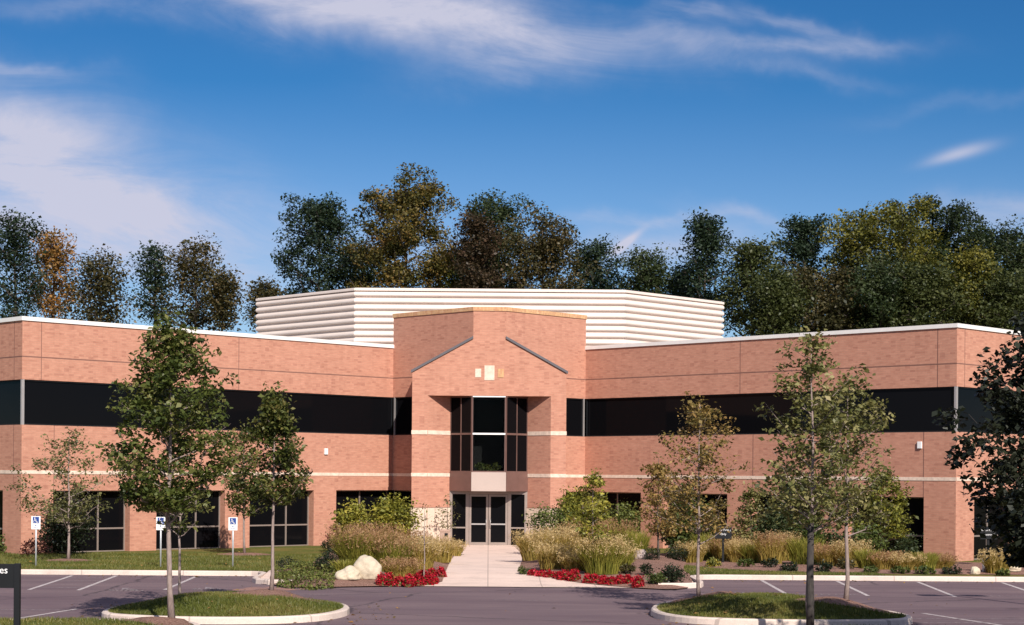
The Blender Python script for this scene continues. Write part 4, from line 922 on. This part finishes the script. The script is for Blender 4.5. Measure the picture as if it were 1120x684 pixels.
for i, (px, py, wpx, hpx, lm, lab) in enumerate([(842, 621, 19, 11, 'yew', 'low dark shrub, first left of the near pear trunk'), (863, 624, 17, 11, 'yew', 'low dark shrub just left of the pear trunk darkened as if in shade'), (901, 625, 18, 13, 'yew', 'low dark shrub just right of the open crowned pear trunk'), (952, 627, 16, 9, 'shrub_grn', 'low green shrub just right of the rounder pear trunk'), (866, 614, 15, 19, 'shrub_yel', 'bright yellow green plant left of the pear trunk'),
        (985, 627, 20, 8, 'shrub_grn', 'low green plant right of the bright grasses near the brick corner'), (1012, 628, 22, 9, 'shrub_grn', 'low green plant in front of the brick corner pier'), (1040, 628, 20, 10, 'yew', 'low dark plant below the building corner'), (1055, 612, 20, 9, 'yew', 'dark shrub at the foot of the right end wall'), (1098, 630, 14, 8, 'shrub_grn', 'low green plant right of the far dark sign'), (925, 623, 20, 12, 'rust', 'brownish low shrub behind the rounder pear trunk'), (815, 620, 18, 9, 'shrub_grn', 'low green shrub between the near dark sign and the first dark shrub')]):
    S_(px, py, wpx, hpx, lab, lm, 480, .07, 60+i, group='low shrubs in the right wing bed')
for i, (px, py, wpx, hpx, lm, n_, lab) in enumerate([(762, 609, 50, 50, 'shrub_grn', 3600, 'wide green shrub mass behind the golden olive tree'), (806, 610, 30, 32, 'shrub_yel', 1900, 'yellow green shrub by the brick pier behind the near dark sign'), (848, 612, 42, 62, 'dkgreen', 4000, 'tall dark shrub left of the pear trunks against the third right window'), (884, 613, 34, 50, 'shrub_grn', 3000, 'green shrub right behind the dark pear trunk'), (918, 614, 30, 34, 'dkgreen', 1900, 'dark shrub between the two pear trunks'), (945, 615, 34, 40, 'shrub_grn', 2400, 'green shrub under the wide yellow green tree, left side'), (985, 615, 30, 30, 'dkgreen', 1700, 'dark shrub under the wide yellow green tree, right side')]):
    S_(px, py, wpx, hpx, lab, lm, n_, .11, 580+i, group='taller shrubs along the right wing', clumps=26, cs=.19, bias=.05)
S_(1118, 618, 20, 22, 'orange tinted shrub cut by the right edge below the dark tree', 'orange', 500, .1, 75)
# ground cover
def cover(name, poly, n_, h, lm, leaf, seed, label=None):
    r = random.Random(seed); xs = [p[0] for p in poly]; ys = [p[1] for p in poly]; P_ = []
    while len(P_) < n_:
        x, y = r.uniform(min(xs), max(xs)), r.uniform(min(ys), max(ys))
        if inside(poly, x, y): P_.append((x, y, surf(x, y)+h*r.random()*(.5+.5*math.sin(x*3.1)*math.sin(y*2.7+1)+.3)))
    P_ = np.array(P_); o = link_mesh(name, leaf_mesh(name, P_, leaf, rs(seed).rand(n_)*.6+.4*(.5+.5*np.sin(P_[:, 0]*2)*np.sin(P_[:, 1]*3)), seed, mat_=L[lm]), None)
    o['kind'] = 'stuff'; o['category'] = 'ground cover'; o['label'] = label; return o
cp = [G(x, y, .15)[:2] for x, y in [(300, 628), (303, 637), (340, 640), (366, 638.5), (366, 626), (335, 625)]]
cover('ground_cover', cp, 3200, .24, 'cover', .075, 80, 'low yellow green ground cover left of the cream boulders')
def flower(px, py, wpx, hpx, seed, label, group, col='red'):
    X, D, Z = G(px, py); s_ = F/D; wd, h = wpx/s_, hpx/s_; r = rs(seed); root = empty('flower_clump', (X, D, Z-.02)); tag(root, label, 'flowers', group)
    n1, n2 = 300, 520
    def dome(n_, k0, k1):
        u_ = r.normal(size=(n_, 3)); u_[:, 2] = np.abs(u_[:, 2]); u_ /= np.linalg.norm(u_, axis=1)[:, None]; u_ *= (k0+(k1-k0)*r.rand(n_))[:, None]; lump = 1+.22*np.sin(u_[:, 0:1]*9+seed)*np.sin(u_[:, 1:2]*8+seed); return u_*lump*np.array([wd*.55, wd*.5, h])
    link_mesh('leaves', leaf_mesh('leaves', dome(n1, .3, .9), .07, r.rand(n1), seed, mat_=L['shrub_grn']), None, root)
    link_mesh('blooms', leaf_mesh('blooms', dome(n2, .75, 1.05), .055, r.rand(n2), seed+2, up=.2, aspect=.8, mat_=L[col]), None, root)
ORD = ['first', 'second', 'third', 'fourth', 'fifth', 'sixth', 'seventh', 'eighth', 'ninth', 'tenth', 'eleventh', 'twelfth', 'thirteenth']
FL = ['red flowers touching the tall pale boulder']+[ORD[i]+' clump of red flowers from the tall pale boulder, front row' for i in range(1, 6)]+['red flowers at the front corner of the walk, left side']+[ORD[i]+' clump of red flowers from the left in the back row left of the walk' for i in range(3)]+['red flowers furthest into the walk, end of the back row at left']
FL += ['red flowers at the tip of the right bed nearest the doors']+[ORD[i]+' clump of red flowers from the tip of the right bed' for i in range(1, 12)]+['last red flowers beside the low green shrub at the nose of the right bed']
k = 0
for px, py, wpx, hpx in [(417, 639, 11, 12), (426, 640, 12, 14), (437, 640, 11, 10), (447, 639.5, 11, 14), (457, 640, 12, 13), (468, 640, 12, 12), (474, 638.5, 10, 12), (452, 633, 11, 9), (462, 632, 11, 9), (472, 631, 11, 9), (482, 630.5, 11, 10)]:
    k += 1; flower(px, py, wpx, hpx, 300+k, FL[k-1], 'red flowers left of the walk')
for px, py, wpx, hpx in [(583, 629.5, 11, 7), (592, 630.5, 11, 7), (601, 631.5, 11, 8), (611, 632.5, 11, 8), (617, 634.5, 13, 11), (628, 635, 14, 13), (643, 636.5, 10, 9), (651, 637.5, 11, 10), (660, 636.5, 11, 8), (669, 637.3, 11, 8), (678, 637.5, 11, 9), (687, 637.8, 11, 9), (698, 641.5, 13, 12)]:
    k += 1; flower(px, py, wpx, hpx, 330+k, FL[k-1], 'red flowers right of the walk')
flower(780, 619, 14, 7, 390, 'yellow flowers in front of the near dark sign', None, 'yellow'); flower(866, 601+9, 12, 9, 391, 'yellow blooms on the bright plant left of the pear trunk', None, 'yellow')
# ornamental grasses
def OG(px, py, wpx, hpx, label, bl, pl, seed, N=450, group='ornamental grasses by the entrance', **k_):
    X, D, Z = G(px, py); s_ = F/D; return ograss(label, X, D, wpx*1.12/s_, hpx*1.12/s_, bl, pl, seed, N, group, **k_)
OG(397, 622, 54, 48, 'large green grass with rusty plumes behind the boulders', 'blade_green', 'plume_rust', 401, 950)
OG(428, 624, 40, 38, 'rusty plumed grass behind the tall pale boulder', 'blade_green', 'plume_rust', 402, 600)
OG(455, 622, 42, 34, 'tan plumed grass behind the red flowers left of the walk', 'blade_gold', 'plume_tan', 403, 650)
OG(480, 615, 30, 27, 'golden grass clump at the walk edge in front of the litter bin', 'blade_gold', 'plume_tan', 404, 480)
OG(440, 606, 40, 26, 'low rusty grass behind the others left of the walk', 'blade_green', 'plume_rust', 405, 450)
OG(438, 633, 34, 22, 'short brownish grass right behind the red flowers left of the walk', 'blade_gold', 'plume_rust', 406, 450)
OG(376, 628, 20, 18, 'small green grass clump behind the low cream boulder', 'blade_green', None, 407, 300)
OG(586, 613, 34, 32, 'golden plumed grass at the right edge of the walk', 'blade_gold', 'plume_tan', 408, 620)
OG(613, 615, 38, 38, 'tan plumed grass behind the flat grey boulder', 'blade_gold', 'plume_tan', 409, 700)
OG(636, 612, 34, 42, 'rusty tall grass in the middle of the right bed', 'blade_gold', 'plume_rust', 410, 600)
OG(658, 627, 42, 42, 'large yellow green grass behind the right row of red flowers', 'blade_green', 'plume_tan', 411, 850)
OG(672, 606, 38, 38, 'rusty grass in front of the bright green shrub', 'blade_green', 'plume_rust', 412, 600)
OG(694, 612, 26, 34, 'upright yellow green grass left of the pinkish boulder', 'blade_green', None, 413, 420)
OG(630, 624, 28, 20, 'short tan grass just above the red flowers right of the walk', 'blade_gold', 'plume_tan', 414, 360)
OG(604, 622, 30, 28, 'golden grass tucked behind the first red flowers right of the walk', 'blade_gold', 'plume_tan', 415, 420)
OG(676, 624, 30, 30, 'yellow green grass above the end of the right row of red flowers', 'blade_green', 'plume_tan', 416, 420)
OG(410, 612, 40, 40, 'green grass between the yellow shrubs and the rusty plumes', 'blade_green', 'plume_rust', 417, 500)
OG(497, 608, 16, 16, 'small golden grass at the walk edge near the doors', 'blade_gold', 'plume_tan', 418, 220)
labs = ['right of the dark pale tipped shrub', 'behind the golden tree trunk', 'behind the near dark sign', 'right of the near dark sign', 'left of the first low dark shrub', 'behind the first low dark shrub', 'left of the bright yellow green plant', 'behind the dark pear trunk', 'between the two pear trunks', 'behind the rounder pear trunk', 'right of the rounder pear trunk', 'left of the last right window', 'under the last right window', 'left of the building corner', 'below the building corner', 'right of the far dark sign']
gx_ = [(757, 614, 24, 26), (774, 612, 22, 28), (792, 613, 20, 26), (808, 614, 22, 27), (825, 615, 24, 28), (843, 616, 26, 30), (858, 613, 20, 30), (880, 617, 26, 34), (907, 618, 26, 28), (930, 619, 26, 26), (950, 621, 24, 22), (968, 622, 22, 20), (990, 622, 26, 20), (1010, 622, 26, 18), (1028, 621, 24, 15), (1091, 626, 26, 28)]
for i, ((px, py, wpx, hpx), lb) in enumerate(zip(gx_, labs)):
    g_ = i % 3; OG(px, py+1, wpx*(1.05+.3*((i*7)%5)/5), hpx*(.85+.4*((i*3)%4)/4), ['golden', 'yellow green', 'rusty'][g_]+' grass clump '+lb, ['blade_gold', 'blade_green', 'blade_gold'][g_], ['plume_tan', None, 'plume_rust'][g_], 430+i, 420, 'grasses along the right wing')
# plants inside the bay
root = shrub('green potted plants seen through the bay window above the doors', 0, TY+.42, 1.2, .55, 'cover', 700, .11, 95, name='window_plant', cat='plant', dy=.5); root.location.z = 3.08
def litter(n_, seed, areas, label):
    r = rs(seed); P_ = []
    for (x0, x1, y0, y1), k in areas:
        for _ in range(k):
            x, y = r.uniform(x0, x1), r.uniform(y0, y1); P_.append((x, y, surf(x, y)+.045 if surf(x, y) > .05 else .012))
    P_ = np.array(P_); o = _lm('fallen_leaves', leaf_mesh('fallen_leaves', P_, .085, r.rand(len(P_)), seed, up=3., mat_=L['orange'])); tag(o, label, 'leaves', None, 'stuff')
def _lm(name, me, mat_=None): return link_mesh(name, me, None)
# turf blades along lawns (uncountable)
def turf(name, polyfn, n_, h, seed, label):
    r = rs(seed); pts = []
    x0, x1, y0, y1, poly = polyfn
    while len(pts) < n_:
        x, y = r.uniform(x0, x1), r.uniform(y0, y1)
        if poly is None or inside(poly, x, y):
            hit = [q for q in SURF if inside(q[0], x, y)]
            if poly is None and hit: continue
            if poly is not None and hit and hit[-1][0] is not poly: continue
            pts.append((x, y, surf(x, y)))
    P_ = np.array(pts); a = r.rand(n_)*6.283; hh = h*(.5+.8*r.rand(n_)); wd = .012
    V_ = np.empty((n_, 3, 3)); V_[:, 0] = P_+np.stack([np.cos(a)*wd, np.sin(a)*wd, -.01+0*a], 1); V_[:, 1] = P_-np.stack([np.cos(a)*wd, np.sin(a)*wd, .01+0*a], 1)
    V_[:, 2] = P_+np.stack([r.normal(size=n_)*.03, r.normal(size=n_)*.03, hh], 1)
    tint = r.rand(n_)*.5+.5*(.5+.5*np.sin(P_[:, 0]*1.3+np.sin(P_[:, 1]*2.1))*np.cos(P_[:, 1]*1.7))
    o = link_mesh(name, quads(name, V_.reshape(-1, 3), 3, np.repeat(tint, 3), L['turf']), None); tag(o, label, 'grass', None, 'stuff')
for (ins, f_), nn_, lab, nm_ in zip(ILS, (26000, 26000, 16000, 4000), ('short grass on the left raised island', 'short grass on the right raised island', 'short grass around the near directory sign', 'short grass on the near right island'), range(4)):
    xs = [p[0] for p in ins]; ys = [p[1] for p in ins]; turf('turf_grass', (min(xs), max(xs), min(ys), max(ys), ins), nn_, .07, 500+nm_, lab)
turf('turf_grass', (-19, -4.0, 52.95, 66, None), 42000, .07, 510, 'short grass of the lawn in front of the left wing')
turf('turf_grass', (5.9, 12, 52.95, 60, None), 12000, .07, 511, 'short grass of the lawn strip in front of the right bed')

litter(0, 77, [((-9, -2, 35.6, 42), 150), ((3.5, 9.2, 36, 42.5), 150), ((-18, -6, 53, 66), 200), ((6, 20, 53, 58), 120), ((-12, 12, 38, 52), 60), ((-12, -6, 51.6, 52.6), 40), ((7, 18, 51.6, 52.6), 50)], 'scattered fallen leaves on the lawns and along the kerbs')
for s_, px, py in ((-1, 356, 494), (1, 1006, 487)):
    Fw = frame((s_*IX, IY), (s_*q2, -q2), (-s_*q2, -q2)); u_ = along_of(356 if s_ < 0 else 63, dy=-20); yD = IY-q2*u_; zz = Zat(px, py, yD)
    mb = MB(); mb.box(u_-.09, u_+.09, .003, .07, zz-.13, zz+.13, Fw); bp(mb, 'wall_box', M['white'], bevel=.01)
